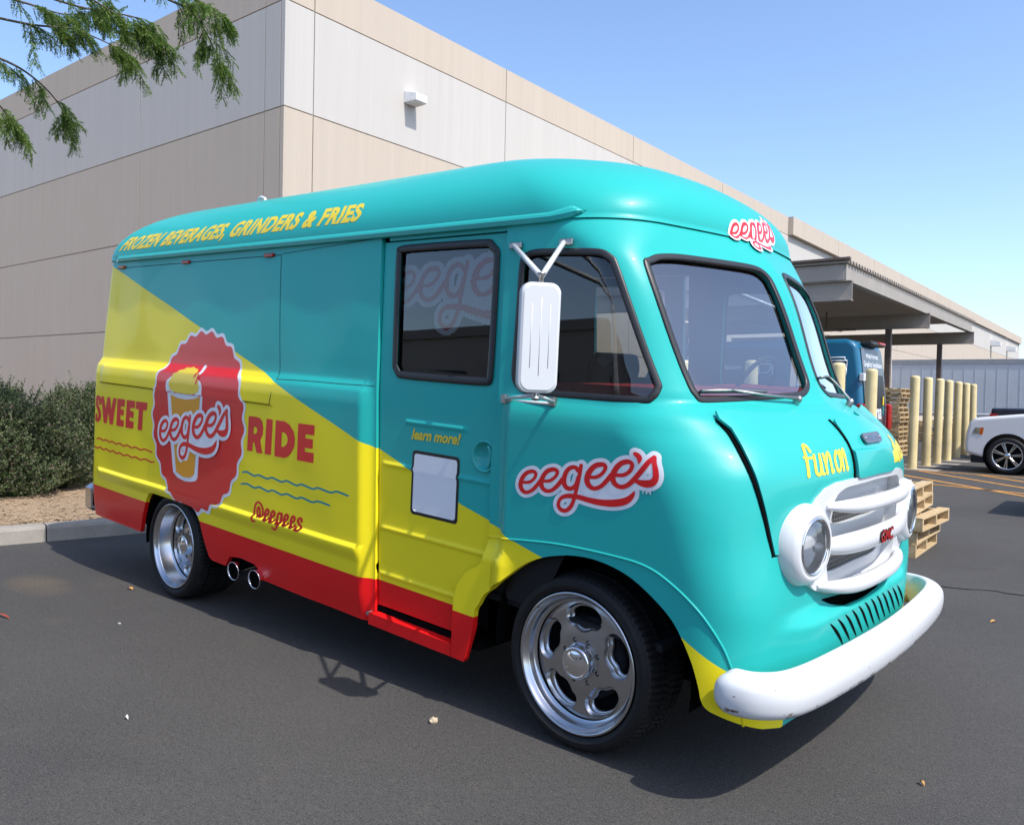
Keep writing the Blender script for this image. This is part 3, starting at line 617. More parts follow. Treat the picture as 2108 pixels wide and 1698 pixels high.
def sh(poly): q = np.array(poly, float); return np.column_stack([umap(q[:, 0]), q[:, 1]])
def smooth_loop(poly, d=.014, it=10):
    P = resamp(poly, d)
    for _ in range(it): P = P * .5 + (np.roll(P, 1, 0) + np.roll(P, -1, 0)) * .25
    return P
def inset(poly, d):
    """shrink a closed (u,h) polygon by d"""
    P = np.array(poly); n = len(P); ar = .5 * np.sum(P[:, 0] * np.roll(P[:, 1], -1) - np.roll(P[:, 0], -1) * P[:, 1]); sg = 1 if ar > 0 else -1
    t = np.roll(P, -1, 0) - np.roll(P, 1, 0); t /= np.linalg.norm(t, axis=1, keepdims=True) + 1e-12
    return P + np.column_stack([-t[:, 1], t[:, 0]]) * d * sg
def dist_poly(pts, poly):
    d = np.full(len(pts), 1e9); n = len(poly)
    for i in range(n):
        a = poly[i]; c = poly[(i + 1) % n]; v = c - a; L = v @ v + 1e-15; t = np.clip(((pts - a) @ v) / L, 0, 1); d = np.minimum(d, np.linalg.norm(pts - (a + t[:, None] * v), axis=1))
    return d
def patch(name, outer, mat, parent, holes=(), g=.035, off=0., flange=.02, offf=None, edge=None, rows=(), cols=None):
    """a sheet cut out of the body surface: outline and holes in (u,h), laid on the surface at distance off, with returned edges"""
    e = edge or g * .8; loops = [resamp(outer, e)] + [resamp(h_, min(e, .018)) for h_ in holes]
    O = loops[0]; u0, h0 = O.min(0); u1, h1 = O.max(0)
    gu, gh = np.meshgrid(np.arange(u0 + g / 2, u1, g), np.arange(h0 + g / 2, h1, g)); G = np.column_stack([gu.ravel(), gh.ravel()])
    if len(rows):
        rw = np.array(rows); G = G[np.abs(G[:, 1:2] - rw[None]).min(1) > .006]
        G = np.vstack([G] + [np.column_stack([np.arange(u0 + g / 2, u1, g), np.full(len(np.arange(u0 + g / 2, u1, g)), r_)]) for r_ in rw])
    if cols is not None: G = np.vstack([G, cols])
    G = G[inside(G, O)]
    for h_ in loops[1:]: G = G[~inside(G, h_)]
    for lp in loops: G = G[dist_poly(G, lp) > min(g * .38, .012)]
    V = np.vstack(loops + [G]); edges = []; k = 0
    for lp in loops: n = len(lp); edges += [(k + i, k + (i + 1) % n) for i in range(n)]; k += n
    vo, _, fo, _, _, _ = geometry.delaunay_2d_cdt([Vector(v) for v in V], edges, [], 0, 1e-7)
    vo = np.array([v[:] for v in vo]); fo = np.array(fo); cen = vo[fo].mean(1); keep = inside(cen, O)
    for h_ in loops[1:]: keep &= ~inside(cen, h_)
    fo = fo[keep]; s = uinv(vo[:, 0]); p, n_ = surf(s, vo[:, 1]); o_ = off if offf is None else offf(s, vo[:, 1], p)
    o_ = o_ if np.ndim(o_) else np.full(len(p), o_)
    P = p + n_ * o_[:, None]
    if offf is not None:      # re-estimate normals where the sheet is pressed
        eps = 2e-3; a = []
        for du, dh in ((eps, 0), (-eps, 0), (0, eps), (0, -eps)):
            s2 = uinv(vo[:, 0] + du); pp, nn = surf(s2, vo[:, 1] + dh); a.append(pp + nn * np.asarray(offf(s2, vo[:, 1] + dh, pp))[:, None])
        nn = np.cross(a[0] - a[1], a[2] - a[3]); nn /= np.linalg.norm(nn, axis=1, keepdims=True) + 1e-12; nn *= np.sign((nn * n_).sum(1, keepdims=True)); n2 = nn
    else: n2 = n_
    # orient
    A, B, C = P[fo[:, 0]], P[fo[:, 1]], P[fo[:, 2]]; fl = (np.cross(B - A, C - A) * n_[fo[:, 0]]).sum(1) < 0; fo[fl] = fo[fl][:, ::-1]
    verts = [tuple(q) for q in P]; faces = [tuple(int(i) for i in f) for f in fo]; normals = [tuple(q) for q in n2]; nsm = len(faces)
    if flange:
        # boundary edges of the kept triangles
        ed = {}
        for f in faces:
            for i in range(3):
                q = (f[i], f[(i + 1) % 3]); ed[q] = 1
        bd = [q for q in ed if (q[1], q[0]) not in ed]; top = {}; bot = {}
        for q in bd:
            for i in q:
                if i not in top:
                    top[i] = len(verts); verts.append(tuple(P[i])); normals.append((0, 0, 0)); bot[i] = len(verts); verts.append(tuple(P[i] - n_[i] * flange)); normals.append((0, 0, 0))
        faces += [(top[a_], bot[a_], bot[c_], top[c_]) for a_, c_ in bd]
    me = bpy.data.meshes.new(name); me.from_pydata(verts, [], faces); me.materials.append(mat)
    me.polygons.foreach_set('use_smooth', [True] * len(faces))
    uv = me.uv_layers.new(name='UV'); uvs = np.vstack([vo, np.zeros((len(verts) - len(vo), 2))]); idx = np.array([l.vertex_index for l in me.loops]); uv.data.foreach_set('uv', uvs[idx].ravel())
    me.update(); me.normals_split_custom_set_from_vertices(normals)
    o = bpy.data.objects.new(name, me); COL.objects.link(o); o.parent = parent; return o
# ------------------------------------------------------------------ flat print: outlines found on a distance field
def sdf_stroke(X, pts, rad, sub=6):
    P = np.array(pts, float); r = np.array(rad if hasattr(rad, '__len__') else [rad] * len(P), float)
    if sub > 1 and len(P) > 2: q = catmull(np.column_stack([P, r]), sub); P, r = q[:, :2], q[:, 2]
    d = np.full(len(X), 1e9)
    for a, c, ra, rc in zip(P[:-1], P[1:], r[:-1], r[1:]):
        v = c - a; t = np.clip(((X - a) @ v) / (v @ v + 1e-12), 0, 1); d = np.minimum(d, np.linalg.norm(X - (a + t[:, None] * v), axis=1) - (ra + (rc - ra) * t))
    return d
def sdf_poly(X, poly, holes=()):
    P = np.array(poly, float); d = dist_poly(X, P); d = np.where(inside(X, P), -d, d)
    for h_ in holes: H = np.array(h_, float); e = dist_poly(X, H); e = np.where(inside(X, H), -e, e); d = np.maximum(d, -e)
    return d
def decal(name, mat, parent, fn, bbox, step, mapping, clip=None):
    """fn(points)->signed distance in the artwork's own units; mapping(points)->3-D points"""
    x0, y0, x1, y1 = bbox; nx = int((x1 - x0) / step) + 2; ny = int((y1 - y0) / step) + 2
    gx = x0 + np.arange(nx) * step; gy = y0 + np.arange(ny) * step; X = np.array(np.meshgrid(gx, gy)).reshape(2, -1).T; D = fn(X)
    if clip is not None: D = np.maximum(D, clip(X))
    D = D.reshape(ny, nx); vid = {}; pts = []; faces = []
    def corner(i, j):
        k = (i, j)
        if k not in vid: vid[k] = len(pts); pts.append((gx[j], gy[i]))
        return vid[k]
    def cross(i, j, i2, j2):
        k = (min((i, j), (i2, j2)), max((i, j), (i2, j2)))
        if k not in vid:
            a, c = D[i, j], D[i2, j2]; t = a / (a - c); vid[k] = len(pts); pts.append((gx[j] + (gx[j2] - gx[j]) * t, gy[i] + (gy[i2] - gy[i]) * t))
        return vid[k]
    In = D < 0; cnt = In[:-1, :-1].astype(int) + In[1:, :-1] + In[:-1, 1:] + In[1:, 1:]
    for i, j in zip(*np.nonzero(cnt)):
        cs = [(i, j), (i, j + 1), (i + 1, j + 1), (i + 1, j)]
        if cnt[i, j] == 4: faces.append([corner(*c) for c in cs]); continue
        f = []
        for a in range(4):
            p, q = cs[a], cs[(a + 1) % 4]
            if In[p]: f.append(corner(*p))
            if In[p] != In[q]: f.append(cross(*p, *q))
        if len(f) >= 3: faces.append(f)
    if not faces: return None
    P3, N3 = mapping(np.array(pts)); me = bpy.data.meshes.new(name)
    A, B, C = P3[faces[0][0]], P3[faces[0][1]], P3[faces[0][2]]
    if np.cross(B - A, C - A) @ N3[faces[0][0]] < 0: faces = [f[::-1] for f in faces]
    me.from_pydata([tuple(p) for p in P3], [], faces); me.materials.append(mat); me.polygons.foreach_set('use_smooth', [True] * len(faces)); me.update()
    me.normals_split_custom_set_from_vertices([tuple(n_) for n_ in N3])
    o = bpy.data.objects.new(name, me); COL.objects.link(o); o.parent = parent; return o
def on_surf(off, aff=None):
    def f(X):
        if aff is not None: A = np.array(aff); X = X @ A[:, :2].T + A[:, 2]
        p, n_ = surf(X[:, 0], X[:, 1]); return p + n_ * off, n_
    return f
def quad_map(c, off):
    """unit square -> (s,h) by bilinear corners c = [bl, br, tr, tl]"""
    c = np.array(c, float)
    def f(X):
        a = X[:, :1]; b_ = X[:, 1:]; q = c[0] * (1 - a) * (1 - b_) + c[1] * a * (1 - b_) + c[2] * a * b_ + c[3] * (1 - a) * b_
        p, n_ = surf(q[:, 0], q[:, 1]); return p + n_ * off, n_
    return f
# the script wordmark, traced as strokes with varying half-width
LOGO = [([(175, 538), (260, 535), (330, 490), (358, 425), (335, 385), (285, 378), (215, 405), (160, 470), (135, 560), (148, 630), (190, 677), (240, 685), (310, 652), (380, 580), (440, 500)], [22, 23, 23, 24, 26, 29, 31, 33, 33, 31, 29, 27, 27, 30, 30]),
        ([(470, 520), (560, 516), (640, 460), (671, 395), (650, 362), (600, 354), (530, 375), (475, 435), (441, 520), (452, 600), (490, 648), (545, 664), (610, 642), (680, 575), (745, 490)], [22, 23, 24, 25, 27, 32, 33, 33, 33, 31, 29, 28, 28, 30, 30]),
        ([(955, 375), (935, 340), (890, 326), (830, 350), (785, 410), (766, 490), (770, 560), (800, 610), (850, 627), (900, 608), (935, 560), (960, 470)], [27, 28, 29, 31, 32, 33, 33, 32, 31, 29, 27, 26]),
        ([(1001, 306), (985, 400), (965, 500), (945, 600), (927, 690), (905, 780), (880, 850), (840, 910), (780, 938), (720, 915), (693, 855), (708, 790), (755, 745), (830, 727), (920, 735), (1000, 750), (1100, 780), (1250, 810), (1400, 818), (1520, 802), (1600, 770), (1655, 715), (1684, 660)],
         [26, 26, 26, 26, 25, 25, 27, 29, 29, 27, 24, 24, 28, 33, 34, 35, 37, 43, 49, 49, 43, 30, 9]),
        ([(1125, 468), (1200, 467), (1280, 420), (1327, 345), (1310, 302), (1255, 298), (1185, 318), (1110, 395), (1079, 490), (1095, 565), (1140, 610), (1190, 621), (1260, 592), (1330, 525), (1400, 440)], [24, 25, 25, 25, 28, 33, 35, 38, 38, 35, 31, 29, 29, 31, 32]),
        ([(1465, 442), (1560, 440), (1640, 388), (1675, 310), (1650, 276), (1600, 270), (1530, 292), (1465, 352), (1420, 440), (1425, 525), (1468, 580), (1530, 599), (1595, 578), (1650, 535), (1720, 460), (1800, 370), (1880, 282), (1946, 222)], [25, 26, 26, 26, 29, 33, 34, 36, 37, 34, 31, 31, 31, 32, 33, 32, 29, 18]),
        ([(1950, 232), (1942, 300), (1948, 400), (1945, 480), (1915, 535), (1860, 556), (1790, 552), (1722, 530)], [24, 27, 33, 36, 44, 49, 44, 26]),
        ([(1730, 172), (1762, 200), (1776, 240), (1758, 298)], [25, 34, 30, 7])]
LFILL = [(930, 690), (1000, 560), (1100, 600), (1650, 600), (1690, 650), (1500, 790), (1300, 800)]
def logo_sdf(grow, fill=False):
    def f(X):
        d = np.full(len(X), 1e9)
        for p, r in LOGO: d = np.minimum(d, sdf_stroke(X, p, np.array(r) + grow, 5))
        if fill: d = np.minimum(d, sdf_poly(X, LFILL))
        return d
    return f
def logo(parent, mapf, step=11., clip=None):
    o = decal('logo_backing', M['white_ink'], parent, logo_sdf(52, True), (30, 60, 2070, 1040), step, mapf(.0018), clip)
    decal('logo_script', M['red_ink'], o, logo_sdf(0), (80, 120, 2010, 990), step, mapf(.0034), clip); return o

# ================================================================== FOOD TRUCK
YAW, PITCH, ROLL = R(-3.3665157454), .05, .02
_Rz = Matrix.Rotation(YAW, 4, 'Z'); _org = Vector((-1.72572263, 2.85902115, 0)) + Vector((-math.sin(YAW), math.cos(YAW), 0))
_piv = Matrix.Translation((0, -1, 0)); BASE = Matrix.Translation(_org) @ _Rz
VANM = BASE @ _piv @ Matrix.Rotation(ROLL, 4, 'X') @ _piv.inverted() @ Matrix.Rotation(PITCH, 4, 'Y')
van = empty('food_truck'); van.matrix_world = VANM
tag(van, 'vintage step van food truck painted turquoise, yellow and red, standing in front of the warehouse', 'food truck')
mir = lambda poly: [(2 - s, h) for s, h in poly][::-1]
def body_off(s, h, p=None):
    """pressed bead along the flank behind the door"""
    s = np.asarray(s); h = np.asarray(h); sl = np.where(s > 1, 2 - s, s)
    k = sstep(-.985, -.975, sl) * (1 - sstep(-.232, -.222, sl)); t = np.clip((h - .500) / .105, 0, 1)
    b1 = .020 * (sstep(0, .75, t) * (1 - sstep(.82, 1., t))) * k
    k2 = sstep(-.985, -.975, sl) * (1 - sstep(-.43, -.425, sl))
    b2 = .010 * (sstep(1.278, 1.284, h) * (1 - sstep(1.40, 1.44, h))) * k2
    wv = .0035 * np.sin(sl * 31) * np.sin(h * 5.2 + 1) * sstep(-1., -.95, sl) * (1 - sstep(-.3, -.22, sl))
    return b1 + b2 + wv
# ---- rear body panels
_sm = [(float(s_of_x(seamx(h), h)), h) for h in (2.235, 1.9, 1.6, 1.45, 1.2, .9, .6, .202)]
GAP = .0012
REAR = [(-2, 2.235)] + [(s - GAP, h) for s, h in _sm] + [ (-.4386, .202), (-.4445, .245), (-.462, .284), (-.497, .292), (-.527, .276), (-.537, .225), (-.540, .202), (-.579, .202), (-.5893, .220), (-.597, .29), (-.604, .36), (-.6125, .44), (-.6225, .495), (-.6331, .525), (-.655, .533), (-.765, .533), (-.7803, .522), (-.7905, .475), (-.7985, .40), (-.820, .202), (-2, .202)]
def sub(poly, d=.2):      # extra points so the straight edges follow curved levels
    return [tuple(q) for q in resamp(poly, d)]
for side in (0, 1):
    pl = REAR if not side else mir(REAR)
    pu = sh(pl) if not side else None
    if side:      # left half: build right, then mirror the mesh
        o = right_panel.copy(); o.data = right_panel.data.copy(); COL.objects.link(o); o.name = 'rear_body_panel'; o.data.transform(Matrix.Scale(-1, 4, (0, 1, 0))); o.data.flip_normals()
    else: right_panel = patch('rear_body_panel', pu, M['body'], van, g=.04, off=0, offf=body_off, flange=.03, rows=[.49, .50, .515, .53, .545, .56, .572, .580, .587, .594, .601, .610, 1.270, 1.279, 1.285, 1.295, 1.335, 1.35, 1.362, 1.374, 1.386, 1.398, 1.408, 1.418, 1.428, 1.438, 1.448, 1.458, 1.468, 1.478, 1.488, 1.50], cols=np.array([(umap(float(s_of_x(seamx(h) + d, h))), h) for h in np.arange(.25, 2.22, .03) for d in (-.115, -.10, -.085, -.07, -.058, -.046, -.034, -.022)]))
# ---- cab shell
ARCH0 = [(-.0440, .202), (-.0329, .3723), (-.0319, .4523), (-.0274, .4871), (-.0113, .575), (.0477, .70), (.106, .7772), (.1712, .8205), (.2269, .8358), (.2794, .8285), (.3272, .8021), (.3694, .7552), (.4114, .6917), (.4365, .6306), (.4615, .5401), (.476, .4594), (.4821, .4122), (.4886, .3876), (.4987, .3728), (.5577, .3292), (.6088, .2915), (.6772, .2517)]
ARCH = ARCH0[:1] + [tuple(q) for q in catmull(ARCH0[1:-3], 4)] + ARCH0[-3:]
LEFTE = [(-.0229, 2.235), (-.0219, 1.93), (-.0189, 1.49), (-.0181, 1.36), (-.0248, 1.255), (-.0246, 1.04), (-.0228, .809), (-.0245, .70), (-.030, .668), (-.0438, .639), (-.0575, .568), (-.0631, .492), (-.0638, .432), (-.0638, .202)]
halfp = LEFTE + ARCH
outer = sh(halfp + [(1, .2517)]).tolist(); outer = np.array(outer + [(3.56 - u, h) for u, h in outer[::-1][1:]])
WIN2 = [(-.0016, 2.0567), (.0075, 2.09), (.0376, 2.105), (.0976, 2.1074), (.266, 2.0955), (.3028, 2.0849), (.3242, 2.0559), (.3361, 2.0209), (.4281, 1.5809), (.4316, 1.5452), (.4238, 1.5086), (.4067, 1.4868), (.3837, 1.4759), (.1337, 1.4728), (.045, 1.4756), (.0066, 1.5087), (-.0022, 1.5559), (-.002, 1.6732), (-.0017, 1.8451)]
WS = [(.4076, 2.0269), (.4216, 2.0586), (.4512, 2.0838), (.5071, 2.0971), (.5838, 2.103), (.7918, 2.1057), (.8893, 2.1026), (.9278, 2.0864), (.946, 2.0491), (.9503, 1.992), (.972, 1.6295), (.9629, 1.5587), (.9389, 1.5292), (.8997, 1.5112), (.8178, 1.5036), (.5414, 1.4861), (.5185, 1.4974), (.5035, 1.5282), (.4947, 1.5662)]
DWIN = [(-.2038, 2.1317), (-.1994, 2.1597), (-.1871, 2.1749), (-.0597, 2.1728), (-.0464, 2.1593), (-.0372, 2.1248), (-.0342, 2.0853), (-.0311, 1.5588), (-.0344, 1.5192), (-.0434, 1.4981), (-.1723, 1.4998), (-.1854, 1.5148), (-.1936, 1.5535), (-.1947, 1.5974)]
mu = lambda P: np.array([(3.56 - u, h) for u, h in P][::-1])
w2u = smooth_loop(rounded(sh(WIN2))); wsu = smooth_loop(rounded(sh(WS)))
# louvres: twelve black patches below the grille, slot shade put into their colour
LOUV = []
for i in range(12):
    f = i / 11; s0 = .9559 + f * .40; p = [(s0 + .004, .6354 + .012 * math.sin(f * PI)), (s0 + .030, .60 + .010 * math.sin(f * PI)), (s0 + .058, .555), (s0 + .080, .5123)]
    p = [(s - .17, h) for s, h in p]; c = catmull(sh(p), 5); n_ = np.array([-(c[-1] - c[0])[1], (c[-1] - c[0])[0]]); n_ /= np.linalg.norm(n_); wv = np.sin(np.linspace(.12, PI - .12, len(c)))[:, None] * .0075
    LOUV.append(np.vstack([c + n_ * wv, (c - n_ * wv)[::-1]]))
INTAKE = smooth_loop(sh([(.80, .715), (.84, .680), (.90, .655), (1.0, .648), (1.10, .655), (1.16, .680), (1.20, .715), (1.1, .700), (1.0, .692), (.9, .700)]), .012, 3)
def cab_off(s, h, p=None):
    s = np.asarray(s); h = np.asarray(h); sl = np.where(s > 1, 2 - s, s)
    chin = sstep(.60, .76, sl) * sstep(.36, .50, h) * (1 - sstep(.64, .715, h))
    return .004 + .036 * (1 - sstep(-.012, .045, sl)) * (1 - sstep(.70, .80, h)) + .058 * chin
GH = smooth_loop(sh([(.790, .97), (.790, 1.10), (.805, 1.15), (.84, 1.172), (1.0, 1.182), (1.16, 1.172), (1.195, 1.15), (1.21, 1.10), (1.21, .97), (1.205, .86), (1.19, .775), (1.15, .745), (1.0, .735), (.85, .745), (.81, .775), (.795, .86)]), .014, 6)
holes = [(GH - GH.mean(0)) * 1.035 + GH.mean(0), inset(w2u, .012), mu(inset(w2u, .012)), inset(wsu, .012), mu(inset(wsu, .012)), INTAKE]
patch('cab_shell', outer, M['body'], van, holes, g=.03, edge=.022, flange=.03, offf=cab_off)
patch('grille_cavity_shade', sh([(.70, .74), (.70, .48), (1.30, .48), (1.30, .74)]), M['black'], van, g=.05, off=-.030, flange=0); patch('radiator_cavity_shade', (GH - GH.mean(0)) * 1.15 + GH.mean(0), M['black'], van, g=.05, off=-.075, flange=0)  # black sheets stand in for the shade behind the openings
for q in LOUV: patch('louvre_shade', q, M['black'], van, g=.03, edge=.01, offf=lambda s, h, p=None: cab_off(s, h) + .0016, flange=0)
def window(poly_u, gmat, off=0., name='window', par=None):
    for k in (0, 1):
        pu = poly_u if not k else mu(poly_u)
        q = inset(pu, .014); s = uinv(q[:, 0]); p, n_ = surf(s, q[:, 1]); c = p + n_ * (off + .004)
        b = MB(); ring(b, c, n_, .0155, .0065); f = b.build('window_gasket', M['rubber'], par or van)
        gl = patch('window_glass', inset(pu, .022), gmat, f, g=.05, edge=.03, off=off - .012, flange=0)
def ring(b, c, n_, wd, ht, seg=10, mat=None):
    """rubber moulding: closed loop of points c with surface normals n_, width wd, height ht"""
    N = len(c); vs = []; fs = []
    for i in range(N):
        t = c[(i + 1) % N] - c[i - 1]; t /= np.linalg.norm(t) + 1e-12; x = np.cross(n_[i], t); x /= np.linalg.norm(x) + 1e-12
        for k in range(seg): a = 2 * PI * k / seg; sgn = lambda v, e: math.copysign(abs(v) ** e, v); vs.append(c[i] + x * wd * sgn(math.cos(a), .8) + n_[i] * ht * sgn(math.sin(a), .8))
    for i in range(N):
        for k in range(seg): fs.append((i * seg + k, i * seg + (k + 1) % seg, ((i + 1) % N) * seg + (k + 1) % seg, ((i + 1) % N) * seg + k))
    b.add(vs, fs, True)
window(w2u, M['glass']); window(wsu, M['wsglass'])
# ---- sliding doors
DOOR = [(s + GAP, h) for s, h in _sm if .5 < h < 2.2] + [(float(s_of_x(seamx(.300), .300)) + GAP, .300), (-.05, .300), (-.045, .60), (-.026, .70), (-.026, 1.255), (-.0215, 1.36), (-.0225, 1.49), (-.0255, 2.195), (float(s_of_x(seamx(2.195), 2.195)) + GAP, 2.195)]
dwu = smooth_loop(rounded(sh(DWIN)))
hc = (umap(-.0385), 1.171); hole_h = np.array([(hc[0] + .066 * math.cos(a), hc[1] + .066 * math.sin(a)) for a in np.linspace(0, 2 * PI, 33)[:-1]])
def door_off(s, h, p=None):
    s = np.asarray(s); h = np.asarray(h); sl = np.where(s > 1, 2 - s, s); o = np.full(np.shape(s), -.016)
    for hh, s0, s1, a in ((1.283, -.163, -.070, .008), (1.050, -.2, -.026, .008), (.713, -.2, -.026, .008), (.47, -.2, -.06, .006)):
        o = o + a * np.exp(-((h - hh) / .011) ** 2) * sstep(s0 - .004, s0, sl) * (1 - sstep(s1, s1 + .004, sl))
    return o
for k in (0, 1):
    f = (lambda P: P) if not k else mu
    door = patch('sliding_door', f(sh(DOOR)), M['body'], van, [f(inset(dwu, .012)), f(hole_h)], g=.028, edge=.025, offf=door_off, flange=.03, rows=[q + d for q in (1.283, 1.050, .713, .47) for d in (-.024, -.016, -.009, 0, .009, .016, .024)])
    q = inset(f(dwu), .018); s = uinv(q[:, 0]); p, n_ = surf(s, q[:, 1]); b = MB(); ring(b, p - n_ * .010, n_, .019, .0065); gk = b.build('window_gasket', M['rubber'], door)
    patch('window_glass', inset(f(dwu), .026), M['glass'], gk, g=.06, off=-.026, flange=0)
    c3, n3 = surf(-.0385 if not k else 2.0385, 1.171); c3, n3 = c3[0], n3[0]
    b = MB(); b.lathe([(.078, -.014), (.074, -.006), (.068, -.006), (.062, -.016), (.058, -.034), (.0001, -.038)], c3, n3, 36); hd = b.build('door_handle', M['turq'], door)
    b = MB(); pts = [c3 + n3 * -.014 + np.array([.03 * math.cos(a) + .01, 0, .055 * math.sin(a)]) for a in np.linspace(-1.3, 1.3, 11)]; b.tube(pts, [.003] + [.009] * 9 + [.003], 8); b.build('pull_lip', M['turq'], hd)
    # step well, kick panel and tread plate below the door
    sg = -1 if not k else 1
    b = MB(); b.box(-1.53, -.86, *sorted((sg * 1.018, sg * .80)), .244, .259); b.build('step_tread', M['tread_plate'], van)
    patch('step_sill', f(sh([(-.2045, .264), (-.0645, .264), (-.0645, .202), (-.2045, .202)])), M['body'], van, g=.05, off=.04, flange=.05)
    b = MB(); b.box(-1.53, -.86, *sorted((sg * .80, sg * .795)), .245, .45); b.build('step_riser', M['dark'], van)
    # door header and track
    patch('door_header', f(sh([(-.2165, 2.237), (-.0235, 2.237), (-.0235, 2.2), (-.2165, 2.2)])), M['body'], van, g=.05, off=-.002, flange=.03)
# ---- roof
s_r = np.r_[np.linspace(-2, -1, 40)[:-1], np.linspace(-1, 0, 60)[:-1], np.linspace(0, 1, 60)]; h_r = np.r_[2.228, np.linspace(Z1, Z1 + .5, 60)]
SS, HH = np.meshgrid(s_r, h_r); p, n_ = surf(SS.ravel(), HH.ravel()); p = p + n_ * .012; ns = len(s_r); nh = len(h_r)
F = [(i * ns + j, i * ns + j + 1, (i + 1) * ns + j + 1, (i + 1) * ns + j) for i in range(nh - 1) for j in range(ns - 1)]
pL = p * [1, -1, 1]; nL = n_ * [1, -1, 1]; k = len(p)
me = bpy.data.meshes.new('roof'); me.from_pydata([tuple(q) for q in np.vstack([p, pL])], [], F + [tuple(k + i for i in f[::-1]) for f in F]); me.materials.append(M['body']); me.polygons.foreach_set('use_smooth', [True] * len(me.polygons)); me.update()
if Vector(me.polygons[ns * 30 + 80].normal).z < 0: me.flip_normals()
me.normals_split_custom_set_from_vertices([tuple(q) for q in np.vstack([n_, nL])]); roof = bpy.data.objects.new('roof', me); COL.objects.link(roof); roof.parent = van
# drip rails along both eaves, flaring out at their front end
for k in (0, 1):
    b = MB(); st = np.r_[np.linspace(-.992, .02, 60), np.linspace(.04, .235, 16)]; vs = []; fs = []
    for s in st:
        f = sstep(.10, .235, s); e = sstep(-.992, -.97, s) * (1 - sstep(.215, .235, s) * .9)
        p_, n_ = surf(s if not k else 2 - s, 2.236 + .014 * f); p_, n_ = p_[0], np.array([n_[0][0], n_[0][1], 0]); n_ /= np.linalg.norm(n_)
        zc = .006 * f; tp = 1 - .9 * sstep(.18, .235, s)
        for o_, z in ((.004, zc - .020 * tp), (.020 * e + .004, zc - .016 * tp), (.025 * e + .004, zc + .004), (.020 * e + .004, zc + (.016 + .008 * f) * tp), (.013, zc + (.026 + .014 * f) * tp)): vs.append(p_ + n_ * o_ + np.array([0, 0, z]))
    for i in range(len(st) - 1):
        for j in range(4): fs.append((i * 5 + j, i * 5 + j + 1, i * 5 + 6 + j, i * 5 + 5 + j))
    b.add(vs, fs); fixn(b.build('drip_rail', M['turq'], van))
b = MB(); q = np.array([S(s, 2.232, .006)[0] for s in np.linspace(.236, 1.764, 60)]); b.tube(q, .0018, 6); b.build('roof_seam', M['dark'], van)
b = MB(); b.tube(catmull([(-4.42, .02, 2.69), (-4.41, .02, 2.80), (-4.37, .02, 2.845), (-4.30, .02, 2.83), (-4.26, .0, 2.79)], 5), .013, 8); b.build('roof_pipe', M['white_paint'], van)
# ---- panel seams (thin shadow gaps) on the flank
def seam(pts, wd=.004, name='panel_seam', mat=None, off=.0012):
    q = resamp(sh(pts), .03, False); s = uinv(q[:, 0]); t = np.gradient(q, axis=0); t /= np.linalg.norm(t, axis=1, keepdims=True) + 1e-12; n2 = np.column_stack([-t[:, 1], t[:, 0]]) * wd / 2
    A = q + n2; B = q - n2; P = []
    for Q in (A, B): s_ = uinv(Q[:, 0]); pp, nn = surf(s_, Q[:, 1]); P.append(pp + nn * (off + (body_off(s_, Q[:, 1]) if pts[0][0] < -.2 else .004))[:, None] if pts[0][0] < -.2 else pp + nn * (off + .004))
    n = len(q); b = MB(); b.add(np.vstack(P), [(i, i + 1, n + i + 1, n + i) for i in range(n - 1)]); return b.build(name, mat or M['dark'], van)
seam([(-.985, 2.1725), (-.4488, 2.1738)]); seam([(-.4488, 2.1738), (-.4240, 1.436), (-.4300, 1.283)]); seam([(-.4300, 1.283), (-.985, 1.281)], .007)
seam([(-.4464, 2.180), (-.231, 2.2199)], .003); seam([(-.4235, 1.437), (-.2215, 1.449)], .003);
FEND = [(-.0225, .8078), (.05, .838), (.1594, .862), (.28, .868), (.3629, .858), (.42, .810), (.4714, .7328), (.51, .630), (.5316, .5312), (.55, .43), (.5584, .325)]
for k in (0, 1):
    q = catmull(sh(FEND if not k else mir(FEND)), 6); s = uinv(q[:, 0]); p, n_ = surf(s, q[:, 1]); b = MB(); b.tube(p + n_ * .004, .0055, 8); b.build('fender_edge', M['body'], van)
# ---- hood: two panels and the centre plate
HE = [(.5345, 1.445), (.5342, 1.4197), (.5515, 1.3859), (.5609, 1.3022), (.5781, 1.1836), (.6027, 1.0398), (.6168, .9516), (.6185, .9439), (.6499, .9439), (.6574, .9487), (.6607, .9963), (.6714, 1.0499), (.6922, 1.0928), (.7263, 1.1192), (.7359, 1.1398), (.763, 1.1734), (.8034, 1.1919), (.89, 1.199), (.89, 1.445)]
hood_lift = lambda s, h, p=None: .010 + .016 * sstep(1.0, 1.42, np.asarray(h)) * (1 - sstep(.55, .70, np.where(np.asarray(s) > 1, 2 - np.asarray(s), np.asarray(s)))) + .002
for k in (0, 1):
    patch('hood_panel', sh(HE) if not k else mu(sh(HE)), M['turq'], van, g=.025, edge=.02, offf=hood_lift, flange=.012)
    ge = [(.5325, 1.430), (.5505, 1.386), (.5590, 1.3022), (.5760, 1.1836), (.6005, 1.0398), (.6145, .9516), (.6148, .9415), (.655, .9415)]
    q = sh(ge if not k else mir(ge)); q = catmull(q, 6); s = uinv(q[:, 0]); p, n_ = surf(s, q[:, 1]); b = MB(); r_ = np.interp(np.linspace(0, 1, len(q)), [0, .1, .6, .85, 1], [.004, .016, .012, .007, .004]); b.tube(p + n_ * .002, r_ if not k else r_[::-1], 8, flat=.6); b.build('hood_gap', M['black'], van)
